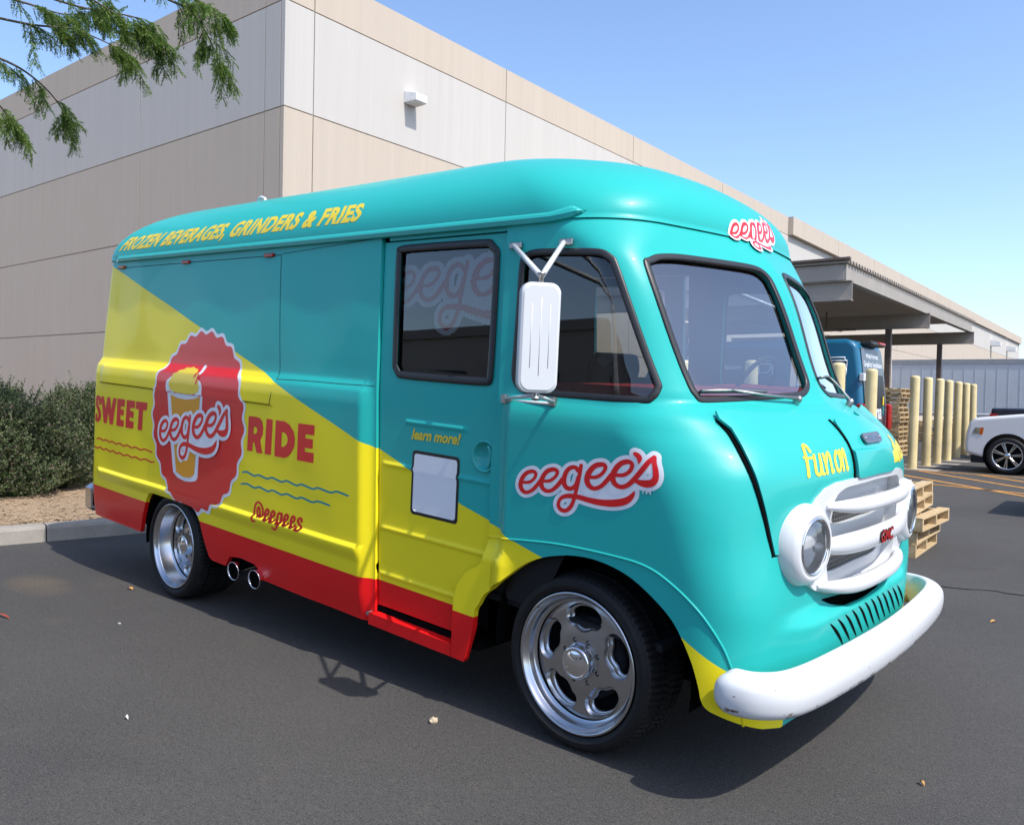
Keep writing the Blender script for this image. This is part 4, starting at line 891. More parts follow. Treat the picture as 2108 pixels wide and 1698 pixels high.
patch('hood_centre_plate', smooth_loop(sh([(.885, 1.199), (.883, 1.30), (.888, 1.40), (.905, 1.425), (1.0, 1.43), (1.095, 1.425), (1.112, 1.40), (1.117, 1.30), (1.115, 1.199), (1.0, 1.203)]), .012, 4), M['turq'], van, g=.02, edge=.012, offf=lambda s, h, p=None: .018 + .012 * (1 - sstep(1.30, 1.312, np.asarray(h))), flange=.04, rows=[1.29, 1.298, 1.302, 1.306, 1.31, 1.316])
b = MB(); q = S([.8815] * 14, np.linspace(1.20, 1.42, 14), .013); b.tube(q, .006, 6); b.build('hood_gap', M['black'], van)
# name plate
c0, nn = surf(1.0, 1.345); c0 = c0[0] + nn[0] * .0195; nn = nn[0]; up = np.cross(nn, (0, 1, 0)); up = up if up[2] > 0 else -up; yv = np.array((0, 1., 0))
b = MB(); poly = [(math.copysign(.085, math.cos(a)) + .024 * math.cos(a), .024 * math.sin(a)) for a in np.linspace(0, 2 * PI, 33)[:-1]]; b.prism(poly, c0, yv, up, nn * .008); npl = fixn(b.build('name_plate', M['fog'], van))
npl.data.materials[0] = plain('pewter_badge', (.17, .18, .21, 1), .4, .6); text_obj('VANETTE', 'lettering', M['alu'], npl, c0 - yv * .066 - up * .0125 + nn * .0092, yv, up, .025, .01, width=.132)
b = MB()
for sg in (-1, 1): b.lathe([(.006, .0), (.006, .004), (.0001, .005)], c0 + yv * sg * .087 + nn * .008, nn, 10)
b.build('screw', M['chrome'], npl)
# ---- grille
BEZ = [(.6554, .9480), (.6587, .9963), (.6694, 1.0515), (.6902, 1.0945), (.7243, 1.1215), (.7339, 1.1420), (.761, 1.1760), (.8024, 1.1945), (.8968, 1.203), (1.0, 1.206)]
BEZL = [(1.0, .715), (.93, .718), (.85, .726), (.80, .745), (.75, .775), (.70, .836), (.675, .876)]
bz = sh(BEZ); bl = sh(BEZL)
right = list(bz[::-1]) + [tuple(q) for q in bl[::-1]]
bez = np.array(right + [(3.56 - u, h) for u, h in right[::-1][1:-1]])
slot = lambda h0, h1, a, dip=0.: np.array(rounded(sh([(1 - a, (h0 + h1) / 2), (1 - a + .02, h1), (1, h1 - dip * .3), (1 + a - .02, h1), (1 + a, (h0 + h1) / 2), (1 + a - .02, h0), (1, h0 - dip), (1 - a + .02, h0)]), 4))
SL1, SL2 = slot(1.000, 1.068, .17), slot(.800, .878, .175)
grl = patch('grille', bez, M['white_paint'], van, [GH], g=.022, edge=.014, off=.022, flange=.10)
PAN = (GH - GH.mean(0)) * 1.06 + GH.mean(0); MU = slot(1.002, 1.070, .150); ML = slot(.800, .890, .155)
patch('grille_pan', PAN, M['white_paint'], grl, [MU, ML], g=.035, off=-.028, flange=.012)
for q in (MU, ML): patch('grille_mesh', (q - q.mean(0)) * 1.15 + q.mean(0), M['mesh'], grl, g=.04, off=-.036, flange=0)
def bar(h0, s0, rise, rv, sag):
    b = MB(); t = np.linspace(-1, 1, 41); s = 1 + (1 - s0) * t; env = (1 - np.abs(t) ** 4.0); h = h0 + sag * (1 - t ** 2); p, n_ = surf(s, h); c = p + n_ * (.014 + rise * env)[:, None]; vs = []; fs = []; N = 18
    for i in range(41):
        v_ = rv * (.30 + .70 * (1 - abs(t[i]) ** 5.0)) ; d_ = .026 * (.55 + .45 * env[i]) + .004
        for k in range(N): a = 2 * PI * k / N; vs.append(c[i] + n_[i] * d_ * math.cos(a) + np.array([0, 0, 1]) * v_ * math.sin(a))
    for i in range(40):
        for k in range(N): fs.append((i * N + k, i * N + (k + 1) % N, (i + 1) * N + (k + 1) % N, (i + 1) * N + k))
    b.add(vs, fs, True); b.add([vs[k] for k in range(N)], [tuple(range(N))]); b.add([vs[-N + k] for k in range(N)], [tuple(range(N))]); return fixn(b.build('grille_bar', M['white_paint'], grl))
bar(1.102, .768, .056, .032, .004); mid = bar(.945, .735, .052, .046, .0); bar(.786, .758, .060, .034, -.030)
for s, h in ((.748, 1.075), (.715, .83), (1.252, 1.075), (1.285, .83)):
    p, n_ = surf(s, h); b = MB(); b.lathe([(.011, .02), (.010, .030), (.0001, .033)], p[0], n_[0], 12); b.build('bolt', M['white_paint'], grl)
p, n_ = surf(1.0, .952); c0 = p[0] + n_[0] * .0985; up = np.array((0, 0, 1.))
em = text_obj('GMC', 'emblem', M['black'], grl, c0 + np.array((.0, -.084, -.028)), (0, 1, 0), (0, 0, 1), .056, .045, width=.168); b = MB()
text_obj('GMC', 'emblem_letters', M['redlens'], em, c0 + np.array((.0035, -.080, -.0265)), (0, 1, 0), (0, 0, 1), .053, .03, width=.160)
# ---- headlamps
for sg in (-1, 1):
    c = np.array((.600, sg * .612, .965)); ax = np.array((1, sg * .10, 0.02)); ax = ax / np.linalg.norm(ax)
    b = MB(); b.lathe([(.168, -.06), (.163, .0), (.150, .040), (.130, .058), (.118, .060), (.111, .054), (.104, .046)], c, ax, 48); hl = b.build('headlamp', M['white_paint'], van)
    b = MB(); b.lathe([(.112, .050), (.113, .060), (.107, .064), (.102, .058)], c, ax, 48); b.build('trim_ring', M['chrome'], hl)
    b = MB(); b.lathe([(.102, .050), (.090, .015), (.060, -.015), (.030, -.03), (.0001, -.034)], c, ax, 40); b.build('reflector', M['reflector'], hl)
    b = MB(); b.lathe([(.103, .052), (.085, .062), (.05, .070), (.0001, .074)], c, ax, 40); b.build('lens', M['lens'], hl)
    b = MB(); b.lathe([(.012, .0), (.012, .02), (.0001, .024)], c + np.array((0, sg * .03, -.045)), ax, 10); b.build('marker_bulb', M['amber'], hl)
# ---- bumpers
def bumper():
    plan = [(.50, -1.045), (.555, -1.052), (.625, -1.035), (.685, -.98), (.722, -.90), (.748, -.75), (.768, -.5), (.78, -.25), (.785, 0)]
    plan = plan + [(x, -y) for x, y in plan[::-1][1:]]; c = catmull(plan, 7); prof = [(-.035, -.078), (.012, -.076), (.036, -.056), (.045, -.022), (.046, .012), (.038, .044), (.012, .066), (-.02, .070), (-.045, .066), (-.05, -.072)]
    prof = [tuple(q) for q in catmull(prof, 3, True)]; N = len(prof); n = len(c); vs = []; fs = []
    for i in range(n):
        t = c[min(i + 1, n - 1)] - c[max(i - 1, 0)]; t /= np.linalg.norm(t); nr = np.array([t[1], -t[0]]); k = min(i, n - 1 - i) / 9.; e = 1 - (1 - min(1, k)) ** 2.6 * .62
        for a, z in prof: vs.append((c[i][0] + nr[0] * a * e, c[i][1] + nr[1] * a * e, .488 + z * (e if True else 1)))
    for i in range(n - 1):
        for k in range(N): fs.append((i * N + k, i * N + (k + 1) % N, (i + 1) * N + (k + 1) % N, (i + 1) * N + k))
    b = MB(); b.add(vs, fs, True); b.add(vs[:N], [tuple(range(N))]); b.add(vs[-N:], [tuple(range(N))]); return fixn(b.build('front_bumper', M['chip'], van))
bumper()
b = MB(); b.box(.3, .72, -.56, -.5, .42, .47); b.box(.3, .72, .5, .56, .42, .47); b.box(.3, .5, -.5, .5, .43, .46); b.build('bumper_bracket', M['dark'], van)
b = MB(); b.rbox((-5.19, 0, .315), (1, 0, 0), (0, 1, 0), (0, 0, 1), .085, 1.0, .11, .03); rb = b.build('rear_bumper', M['alu'], van)
b = MB(); b.box(-5.13, -4.9, -.99, -.9, .26, .36); b.build('bumper_bracket', M['black'], van)
# ---- exhaust
for x in (-2.83, -2.585):
    c = np.array((x, -1.035, .205)); ax = np.array((.10, -.98, -.05)); ax /= np.linalg.norm(ax)
    b = MB(); b.lathe([(.050, -.30), (.056, -.02), (.058, .0), (.058, .008), (.0565, .010), (.0545, .006), (.053, -.02), (.050, -.25)], c, ax, 32); ex = b.build('exhaust_tip', M['chrome'], van); b = MB(); b.lathe([(.0525, -.03), (.0001, -.03)], c, ax, 24); b.build('pipe_bore', M['black'], ex)
# ---- marker lamps on the hatch
for s, mt in ((-.9616, 'amber'), (-.7223, 'redlens'), (-.4775, 'redlens')):
    p, n_ = surf(s, 2.176); b = MB(); b.rbox(p[0] + n_[0] * .006, (1, 0, 0), (0, 0, 1), (0, 1, 0), .052, .011, .011, .005); b.build('marker_lamp', M[mt], van)
# ---- wheels (upright on the ground, outside the body's rake)
def make_wheel(dish, tw):
    w_ = empty('wheel'); NS = 320; prof = [(.298, .012), (.306, -.004), (.325, -.016), (.342, -.014), (.356, -.004), (.366, .010), (.372, .026), (.374, .040), (.375, .060), (.375, .078), (.364, .080), (.364, .090), (.375, .092)]
    mid_ = tw / 2; prof = prof + [(.375, mid_ - .012), (.364, mid_ - .010), (.364, mid_ + .004)] + [(r, tw - y) for r, y in prof[::-1]]
    N = len(prof); vs = []; fs = []
    for k in range(NS):
        a = 2 * PI * k / NS
        for i, (r, y) in enumerate(prof):
            cut = 0.
            if r > .365 and (k % 4 == (0 if y < tw / 2 else 2)): cut = .007 if r > .371 else .003
            sk = .05 * math.sin(min(1, abs(y - tw / 2) / (tw / 2)) * 1.2) * (1 if y < tw / 2 else -1) if r > .365 else 0
            vs.append(((r - cut) * math.cos(a + sk), y, (r - cut) * math.sin(a + sk)))
    for k in range(NS):
        for i in range(N - 1): fs.append((k * N + i, k * N + i + 1, ((k + 1) % NS) * N + i + 1, ((k + 1) % NS) * N + i))
    b = MB(); b.add(vs, fs, False); fixn(b.build('tyre', M['tyre'], w_))
    ax = (0, 1, 0); o0 = (0, 0, 0)
    b = MB(); b.lathe([(.290, .012), (.3000, .006), (.3005, -.004), (.296, -.010), (.289, -.010), (.285, -.004), (.281, .008), (.272, .014), (.268, .024), (.265, dish - .012), (.258, dish - .004), (.250, dish)], o0, ax, 72); rim = fixn(b.build('rim', M['alu'], w_))
    # face with five windows
    outer = np.array([(.252 * math.cos(a), .252 * math.sin(a)) for a in np.linspace(0, 2 * PI, 97)[:-1]]); HL = []; W0 = [(-.36, .214), (-.18, .226), (0, .229), (.18, .226), (.36, .214), (.435, .190), (.40, .168), (.27, .158), (.14, .142), (0, .136), (-.14, .142), (-.27, .158), (-.40, .168), (-.435, .190)]
    for k in range(5):
        a0 = 2 * PI * k / 5 + .30; HL.append(catmull([(r * math.cos(a0 + t), r * math.sin(a0 + t)) for t, r in W0], 3, True))
    lugs = [np.array([(.091 * math.cos(a) + .0115 * math.cos(t), .091 * math.sin(a) + .0115 * math.sin(t)) for t in np.linspace(0, 2 * PI, 13)[:-1]]) for a in [2 * PI * (i + .5) / 8 for i in range(8)]]
    bev = [inset(h_, -.014) for h_ in HL]
    loops = [outer] + bev + lugs; gx, gy = np.meshgrid(np.arange(-.26, .26, .011), np.arange(-.26, .26, .011)); G = np.column_stack([gx.ravel(), gy.ravel()]); G = G[inside(G, outer)]
    for h_ in bev + lugs: G = G[~inside(G, h_)]
    for lp in loops: G = G[dist_poly(G, lp) > .005]
    ed = []; k = 0
    for lp in loops: n = len(lp); ed += [(k + i, k + (i + 1) % n) for i in range(n)]; k += n
    vo, _, fo, _, _, _ = geometry.delaunay_2d_cdt([Vector(q) for q in np.vstack(loops + [G])], ed, [], 0, 1e-8); vo = np.array([q[:] for q in vo]); fo = np.array(fo); cen = vo[fo].mean(1); kp_ = inside(cen, outer)
    for h_ in bev + lugs: kp_ &= ~inside(cen, h_)
    fz = lambda r: dish - .012 * (1 - sstep(.09, .20, r)) + .006 * sstep(.225, .252, r)
    rr = np.hypot(vo[:, 0], vo[:, 1]); b = MB(); b.add([(x, float(fz(r)), z) for (x, z), r in zip(vo, rr)], [tuple(int(i) for i in f) for f in fo[kp_]], True)
    for h_, bv_ in zip(HL, bev):
        n = len(h_); z0 = [float(fz(math.hypot(*q))) for q in bv_]; mid2 = (np.array(h_) + np.array(bv_)) / 2; lip = inset(np.array(h_), -.003)
        rings = [[(q[0], z, q[1]) for q, z in zip(bv_, z0)], [(q[0], z + .013, q[1]) for q, z in zip(mid2, z0)], [(q[0], z + .017, q[1]) for q, z in zip(lip, z0)], [(q[0], z + .013, q[1]) for q, z in zip(inset(np.array(h_), -.001), z0)], [(q[0], z + .05, q[1]) for q, z in zip(inset(np.array(h_), .004), z0)]]
        vs = [q for r in rings for q in r]; b.add(vs, [(r * n + i, r * n + (i + 1) % n, (r + 1) * n + (i + 1) % n, (r + 1) * n + i) for r in range(4) for i in range(n)], True)
    face = fixn(b.build('wheel_face', M['alu'], w_)); b = MB()
    for a in [2 * PI * (i + .5) / 8 for i in range(8)]:
        q = (.091 * math.cos(a), dish - .012, .091 * math.sin(a)); b.lathe([(.0115, .0), (.0105, .03), (.007, .03), (.007, .006), (.0001, .004)], q, ax, 12)
    b.build('lug_nut', M['steel'], w_)
    b = MB(); b.lathe([(.078, dish - .012), (.074, dish - .020), (.070, dish - .05), (.066, dish - .056), (.060, dish - .058), (.057, dish - .054), (.050, dish - .056), (.030, dish - .064), (.0001, dish - .067)], o0, ax, 48); fixn(b.build('centre_cap', M['chrome'], w_))
    b = MB(); b.lathe([(.255, dish + .03), (.255, tw - .02), (.0001, tw - .02)], o0, ax, 32); b.build('inner_barrel', M['dark'], w_); b = MB(); b.lathe([(.0001, dish + .055), (.17, dish + .055), (.17, dish + .10)], o0, ax, 32); b.build('brake_drum', M['dark'], w_)
    return w_
VI = VANM.inverted(); wf = make_wheel(.052, .275); wr = make_wheel(.115, .33)
def put_wheel(o, x, y, left=False, rot=0.):
    o.parent = van; Mw = BASE @ Matrix.Translation((x, y, .375)) @ (Matrix.Rotation(PI, 4, 'Z') if left else Matrix.Identity(4)) @ Matrix.Rotation(rot, 4, 'Y'); o.matrix_parent_inverse = Matrix.Identity(4); o.matrix_basis = VI @ Mw
put_wheel(wf, -.155, -1.0, rot=.0); put_wheel(wr, -3.705, -1.0, rot=.5)
put_wheel(copy_tree(wf), -.155, 1.0, True); put_wheel(copy_tree(wr), -3.705, 1.0, True)
# ---- wheel wells, underbody, floor
for xw, r, y1 in ((-.155 + .02, .50, .56), (-3.705 + .01, .47, .50)):
    for sg in (-1, 1):
        b = MB(); n = 24; A = [(xw + r * math.cos(a), r * math.sin(a) + (.40 if xw > -1 else .20)) for a in np.linspace(-.15, PI + .15, n)]; z_cap = 1.2 if xw > -1 else .66
        A = [(x, min(z, z_cap)) for x, z in A]; vs = [(x, sg * .985, z) for x, z in A] + [(x, sg * y1, z) for x, z in A]; b.add(vs, [(i, i + 1, n + i + 1, n + i) for i in range(n - 1)] + [tuple(n + i for i in range(n))]); b.build('wheel_well', M['black'], van)
b = MB(); b.box(-4.95, .45, -.55, .55, .26, .34); b.box(-3.15, -.75, -.97, .97, .25, .29); b.box(-4.95, -4.2, -.95, .95, .25, .29); b.build('underbody_light_block', M['black'], van)  # black boxes added to block light and keep the van's shadow solid
b = MB(); b.box(-1.6, .2, -.93, .93, .5, .53); b.build('cab_floor', M['dark'], van)
b = MB(); b.box(-1.62, -1.56, -.93, .93, .5, 2.22); b.build('bulkhead', M['lining'], van)
b = MB(); q = srow(1.50, np.linspace(.10, 1, 40)); q[:, :2] += 0; poly = [(x - .06, y * .94) for x, y, _ in q]; poly = poly + [(x, -y) for x, y in poly[::-1]]; b.prism(poly + [(-.38, .9), (-.38, -.9)], (0, 0, 1.44), (1, 0, 0), (0, 1, 0), (0, 0, .095)); fixn(b.build('dashboard', M['carpet'], van))
b = MB(); b.tube([(-.14 + .19 * math.cos(a) * .45, .45 + .2 * math.sin(a), 1.52 + .19 * math.cos(a) * .9) for a in np.linspace(0, 2 * PI, 33)], .013, 8); b.tube([(-.14, .45, 1.52), (.1, .45, 1.25)], .02, 8); b.tube([(-.14, .25, 1.52), (-.14, .65, 1.52)], .012, 6); b.build('steering_wheel', M['dark'], van)
for y in (.45, -.45):
    b = MB(); b.rbox((-.85, y, .98), (1, 0, 0), (0, 1, 0), (0, 0, 1), .24, .24, .07, .04); b.rbox((-1.1, y, 1.32), (.2, 0, 1), (0, 1, 0), (1, 0, -.2), .36, .23, .06, .04); b.box(-.95, -.75, y - .1, y + .1, .52, .92); b.build('seat', M['seat'], van)
for k in (0, 1):
    f = (lambda P: P) if not k else mu
    patch('cab_shade_liner', f(sh([(-.02, 2.21), (-.02, .55), (.10, .55), (.30, 1.38), (.45, 1.40), (1.0, 1.40), (1.0, 2.21)])), M['lining'], van, [f(w2u), f(wsu)], g=.06, edge=.03, off=-.036, flange=0)  # dark sheets added so the cab interior looks unlit
s_h = np.linspace(-.25, 1, 40); h_h = np.linspace(2.2, Z1 + .5, 24); SS, HH = np.meshgrid(s_h, h_h); p, n_ = surf(SS.ravel(), HH.ravel()); p = p - n_ * .05; ns = len(s_h); F = [(i * ns + j, i * ns + j + 1, (i + 1) * ns + j + 1, (i + 1) * ns + j) for i in range(23) for j in range(ns - 1)]
b = MB(); b.add(p, F, True); b.add(p * [1, -1, 1], F, True); b.build('roof_shade_liner', M['lining'], van)  # black ceiling sheet, added for the same cab shade
# interior sign just behind the door glass
IN = np.array([[.00059, 0., -1.583], [0, -.0005001, 2.232]])
def inmap(off):
    def f(X): q = X @ IN[:, :2].T + IN[:, 2]; return np.column_stack([q[:, 0], np.full(len(q), -.905 - off), q[:, 1]]), np.tile((0., -1., 0), (len(q), 1))
    return f
def inclip(X): q = X @ IN[:, :2].T + IN[:, 2]; return np.maximum(np.abs(q[:, 0] + 1.10) - .36, np.abs(q[:, 1] - 1.83) - .31)
b = MB(); b.box(-1.47, -.73, -.9, -.885, 1.48, 2.16); o = b.build('interior_panel', M['lining'], van); logo(o, inmap, 13., inclip)
# ---- mirrors
for sg in (-1, 1):
    c = np.array((-.228, sg * 1.27, 1.715)); nx = np.array((.80, sg * .60, 0)); ax = np.array((-sg * nx[1] * -1, nx[0] * -sg * -1, 0)); ax = np.array((nx[1], -nx[0], 0)); ax /= np.linalg.norm(ax); up = np.array((0, 0, 1.))
    mr = empty('wing_mirror'); mr.parent = van
    poly = [(math.copysign(.079 - .042, math.cos(a)) + .042 * math.cos(a), math.copysign(.213 - .042, math.sin(a)) + .042 * math.sin(a)) for a in np.linspace(.02, 2 * PI + .02, 41)[:-1]]
    b = MB(); b.prism(poly, c - nx * .03, ax, up, nx * .05); hs = fixn(b.build('mirror_housing', M['white_paint'], mr, bevel=.008, seg=3))
    b = MB(); poly2 = [(a * .86, z * .94) for a, z in poly]; n = len(poly); P = lambda pl, h_: [c + ax * a + up * z + nx * h_ for a, z in pl]
    b.add(P([(a * .93, z * .97) for a, z in poly], .0195) + P(poly2, .0235), [(i, (i + 1) % n, n + (i + 1) % n, n + i) for i in range(n)] + [tuple(range(n, 2 * n))]); fixn(b.build('back_plate', M['white_paint'], mr))
    b = MB()
    for a, z0, z1 in ((-.036, -.115, .13), (0, -.145, .155), (.036, -.115, .13)): b.tube([c + ax * a + up * z0 + nx * .0235, c + ax * a + up * z1 + nx * .0235], .0016, 6)
    b.build('pressed_rib', M['white_paint'], mr)
    b = MB(); b.add(P([(a * .92, z * .97) for a, z in poly], -.0315), [tuple(range(n - 1, -1, -1))]); b.build('mirror_glass', M['chrome'], mr)
    top = c + up * .236; bot = c - up * .222; b = MB(); b.lathe([(.010, .21), (.010, .24), (.016, .243), (.016, .252), (.0001, .254)], c, (0, 0, 1), 10); b.lathe([(.010, .21), (.010, .226), (.020, .23), (.018, .24), (.0001, .245)], c, (0, 0, -1), 10); b.build('pivot', M['steel'], mr)
    for s, h in ((-.0101, 2.1283), (.1682, 2.1278)):
        q = S(s if sg < 0 else 2 - s, h, .014)[0]; b = MB(); b.tube([top, q], .0115, 8); b.build('upper_arm', M['white_paint'], mr); b = MB(); b.rbox(q + np.array((.012, 0, 0)), (1, 0, 0), (0, 0, 1), (0, 1, 0), .036, .014, .006, .003); b.build('arm_foot', M['steel'], mr)
    for s, h in ((-.0076, 1.4471), (.1417, 1.4489)):
        q = S(s if sg < 0 else 2 - s, h, .012)[0]; b = MB(); b.tube([bot, q], [.016, .012], 8, flat=.55); b.build('lower_arm', M['white_paint'], mr); b = MB(); b.rbox(q, (1, 0, 0), (0, 0, 1), (0, 1, 0), .016, .020, .012, .004); b.build('arm_foot', M['steel'], mr)
    q0 = S(-.0076 if sg < 0 else 2.0076, 1.440, .012)[0]; q1 = S(.1417 if sg < 0 else 2 - .1417, 1.4405, .012)[0]; b = MB(); b.tube([q0, q1], .007, 6); b.build('lower_brace', M['white_paint'], mr)
# ---- wipers
for pts_b, pts_a in (([(.5221, 1.5258), (.64, 1.530), (.7501, 1.5267)], [(.6211, 1.5265), (.74, 1.51), (.8596, 1.4874)]), ([(1.027, 1.596), (1.14, 1.60), (1.2748, 1.5656)], [(1.13, 1.595), (1.25, 1.54), (1.2303, 1.4641)])):
    wp = MB(); wp.tube(S([p[0] for p in pts_b], [p[1] for p in pts_b], .026), .006, 6); o = wp.build('wiper', M['steel'], van); b = MB(); b.tube(S([p[0] for p in pts_b], [p[1] for p in pts_b], .014), .006, 6); b.build('rubber_blade', M['rubber'], o)
    b = MB(); b.tube(S([p[0] for p in pts_a], [p[1] for p in pts_a], .034), [.004, .006, .008], 6); q = S(*pts_a[-1], 0.)[0]; _, n_ = surf(*pts_a[-1]); b.lathe([(.016, .0), (.016, .03), (.010, .044), (.0001, .046)], q, n_[0], 12); b.build('wiper_arm', M['steel'], o)

# ================================================================== PRINT ON THE TRUCK
Q = {'sweet': ((200, 300, 1290, 1640), [(-.9863, .6287), (-.7661, .7483), (-.774, 1.2443), (-.9952, 1.1796)]), 'ride': ((0, 100, 1700, 1560), [(-.4896, .613), (-.2412, .7885), (-.2485, 1.2902), (-.4984, 1.1994)]),
     'at': ((250, 300, 1800, 1250), [(-.461, .4944), (-.3414, .589), (-.3439, .7645), (-.4631, .6839)]), 'fun': ((180, 200, 1130, 760), [(.6837, 1.2228), (.850, 1.1969), (.864, 1.3321), (.719, 1.3424)]),
     'wheels': ((1640, 200, 1830, 490), [(1.1823, 1.219), (1.3149, 1.1973), (1.3906, 1.264), (1.2565, 1.2904)]), 'cup': ((40, 20, 860, 1640), [(-.7767, .3406), (-.4791, .5628), (-.521, 1.7364), (-.8254, 1.7192)])}
def qmap(key, off):
    (x0, y0, x1, y1), c = Q[key]; c = np.array(c)
    def f(X):
        a = ((X[:, 0] - x0) / (x1 - x0))[:, None]; b_ = ((y1 - X[:, 1]) / (y1 - y0))[:, None]; q = c[0] * (1 - a) * (1 - b_) + c[1] * a * (1 - b_) + c[2] * a * b_ + c[3] * (1 - a) * b_
        p, n_ = surf(q[:, 0], q[:, 1]); ex = body_off(q[:, 0], q[:, 1]) if key not in ('fun', 'wheels') else hood_lift(q[:, 0], q[:, 1]); return p + n_ * (off + ex)[:, None], n_
    return f
def multi(*fs): return lambda X: np.minimum.reduce([f(X) for f in fs])
st = lambda p, r, sub=6: (lambda X: sdf_stroke(X, p, r, sub)); pg = lambda p, h=(): (lambda X: sdf_poly(X, p, h))
# round badge with scalloped rim
def badge(grow):
    def f(X): dx = X[:, 0] - (umap(-.6335)); dy = X[:, 1] - 1.103; a = np.arctan2(dy, dx); return np.hypot(dx / 1.03, dy) - (.602 + .013 * np.cos(a * 26) + grow)
    return f
def badge_clip(X): return np.maximum(-sdf_poly(X, sh([(-.579, .2), (-.5893, .246), (-.604, .36), (-.6225, .495), (-.6331, .525), (-.655, .533), (-.80, .533), (-.80, .2)])), -1e9)
def umapf(off):
    def f(X): s = uinv(X[:, 0]); p, n_ = surf(s, X[:, 1]); return p + n_ * (off + body_off(s, X[:, 1]))[:, None], n_
    return f
bx_ = (umap(-.79), .46, umap(-.475), 1.74)
bd = decal('badge', M['white_ink'], right_panel, badge(.016), bx_, .011, umapf(.0015), badge_clip); decal('badge_field', M['red_ink'], bd, badge(-.008), bx_, .011, umapf(.0028), badge_clip)
cupw = multi(pg([(268, 520), (274, 475), (300, 452), (330, 430), (540, 465), (568, 490), (577, 530), (560, 705), (500, 1300), (485, 1325), (440, 1332), (390, 1325), (330, 1295), (292, 1250), (278, 980), (272, 760)]), st([(552, 352), (538, 440)], 12, 1))
decal('cup', M['white_ink'], right_panel, cupw, (255, 330, 600, 1345), 7, qmap('cup', .0042))
decal('cup_drink', M['orange_ink'], right_panel, pg([(298, 590), (360, 622), (430, 634), (500, 628), (548, 608), (530, 800), (476, 1268), (440, 1298), (380, 1290), (320, 1245), (302, 800)]), (280, 560, 560, 1310), 7, qmap('cup', .0054))
sl = [(298, 520), (300, 480), (326, 440), (330, 415), (355, 408), (365, 385), (390, 382), (410, 362), (440, 366), (462, 356), (482, 372), (505, 376), (515, 400), (538, 420), (532, 440), (548, 470), (552, 540), (540, 575), (500, 588), (430, 590), (350, 572), (310, 550)]
decal('cup_slush', M['yellow_ink'], right_panel, pg(sl), (290, 350, 560, 600), 6, qmap('cup', .0066)); decal('straw', M['red_ink'], right_panel, multi(st([(524, 405), (512, 445)], 7, 1), st([(545, 430), (530, 500)], 7, 1)), (495, 390, 565, 515), 5, qmap('cup', .0078))
CIRC = [[.0001145, 8.5e-06, -.7634477], [4.31e-05, -.0004509, 1.2313903]]; CAB = [[.0001833, 5e-07, .0313444], [5.14e-05, -.000296, 1.2472476]]; RF = [[.0002176, -3.1e-06, .8606535 - .035], [1.31e-05, -.0001684, 2.3380701]]
logo(right_panel, lambda o: on_surf(o + .0065, CIRC)); logo(van, lambda o: on_surf(o + .0032, CAB), 9.); logo(roof, lambda o: on_surf(o + .0125, RF), 12.)
# wordmarks
E1 = [(615, 378), (758, 398), (752, 540), (680, 530), (678, 585), (740, 598), (735, 712), (672, 700), (668, 785), (742, 805), (735, 930), (592, 905)]; E2 = [(792, 405), (950, 428), (945, 570), (862, 560), (858, 615), (925, 632), (920, 760), (850, 742), (847, 805), (928, 830), (922, 968), (772, 940)]
T_ = [(972, 432), (1182, 462), (1170, 612), (1102, 603), (1080, 1002), (1002, 985), (1022, 590), (962, 580)]; Wp = [(285, 332), (345, 340), (375, 590), (415, 350), (475, 358), (488, 610), (530, 368), (598, 375), (520, 888), (452, 875), (432, 640), (390, 862), (330, 850)]
S_ = st([(258, 470), (255, 400), (222, 348), (190, 370), (180, 440), (192, 510), (225, 580), (245, 650), (245, 730), (222, 790), (190, 795), (168, 750), (165, 690)], 30)
decal('lettering', M['red_ink'], right_panel, multi(pg(E1), pg(E2), pg(T_), pg(Wp), S_), (125, 300, 1200, 1015), 8, qmap('sweet', .0016))
Rr = [(105, 122), (240, 135), (300, 155), (338, 205), (358, 300), (352, 410), (310, 500), (350, 705), (245, 685), (205, 528), (182, 528), (178, 668), (80, 652)]; Rh = [(195, 285), (230, 290), (253, 325), (250, 375), (222, 396), (190, 392)]; I_ = [(410, 160), (518, 178), (492, 725), (385, 708)]
D_ = [(568, 185), (720, 205), (800, 260), (860, 360), (880, 480), (868, 590), (820, 690), (765, 748), (705, 770), (547, 740)]; Dh = [(670, 368), (720, 380), (755, 430), (765, 490), (750, 550), (712, 594), (660, 597)]; E3 = [(933, 233), (1178, 265), (1170, 420), (1042, 403), (1038, 462), (1152, 485), (1145, 628), (1030, 610), (1028, 672), (1160, 695), (1153, 850), (905, 803)]
decal('lettering', M['red_ink'], right_panel, multi(pg(Rr, [Rh]), pg(I_), pg(D_, [Dh]), pg(E3)), (60, 100, 1200, 870), 9, qmap('ride', .0016))
wl1 = [(0, 992), (80, 985), (210, 1045), (290, 1035), (430, 1090), (510, 1075), (660, 1140), (740, 1125), (890, 1195), (970, 1180), (1140, 1250), (1220, 1235), (1400, 1305), (1490, 1290), (1640, 1355)]; wl2 = [(-20, 1172), (80, 1170), (220, 1232), (300, 1220), (440, 1285), (520, 1272), (660, 1340), (740, 1328), (890, 1398), (970, 1385), (1130, 1455), (1220, 1442), (1385, 1505)]
decal('wavy_line', M['turq_ink'], right_panel, st(wl1, 15), (-10, 950, 1680, 1390), 8, qmap('ride', .0012)); decal('wavy_line', M['turq_ink'], right_panel, st(wl2, 15), (-40, 1140, 1430, 1540), 8, qmap('ride', .0012))
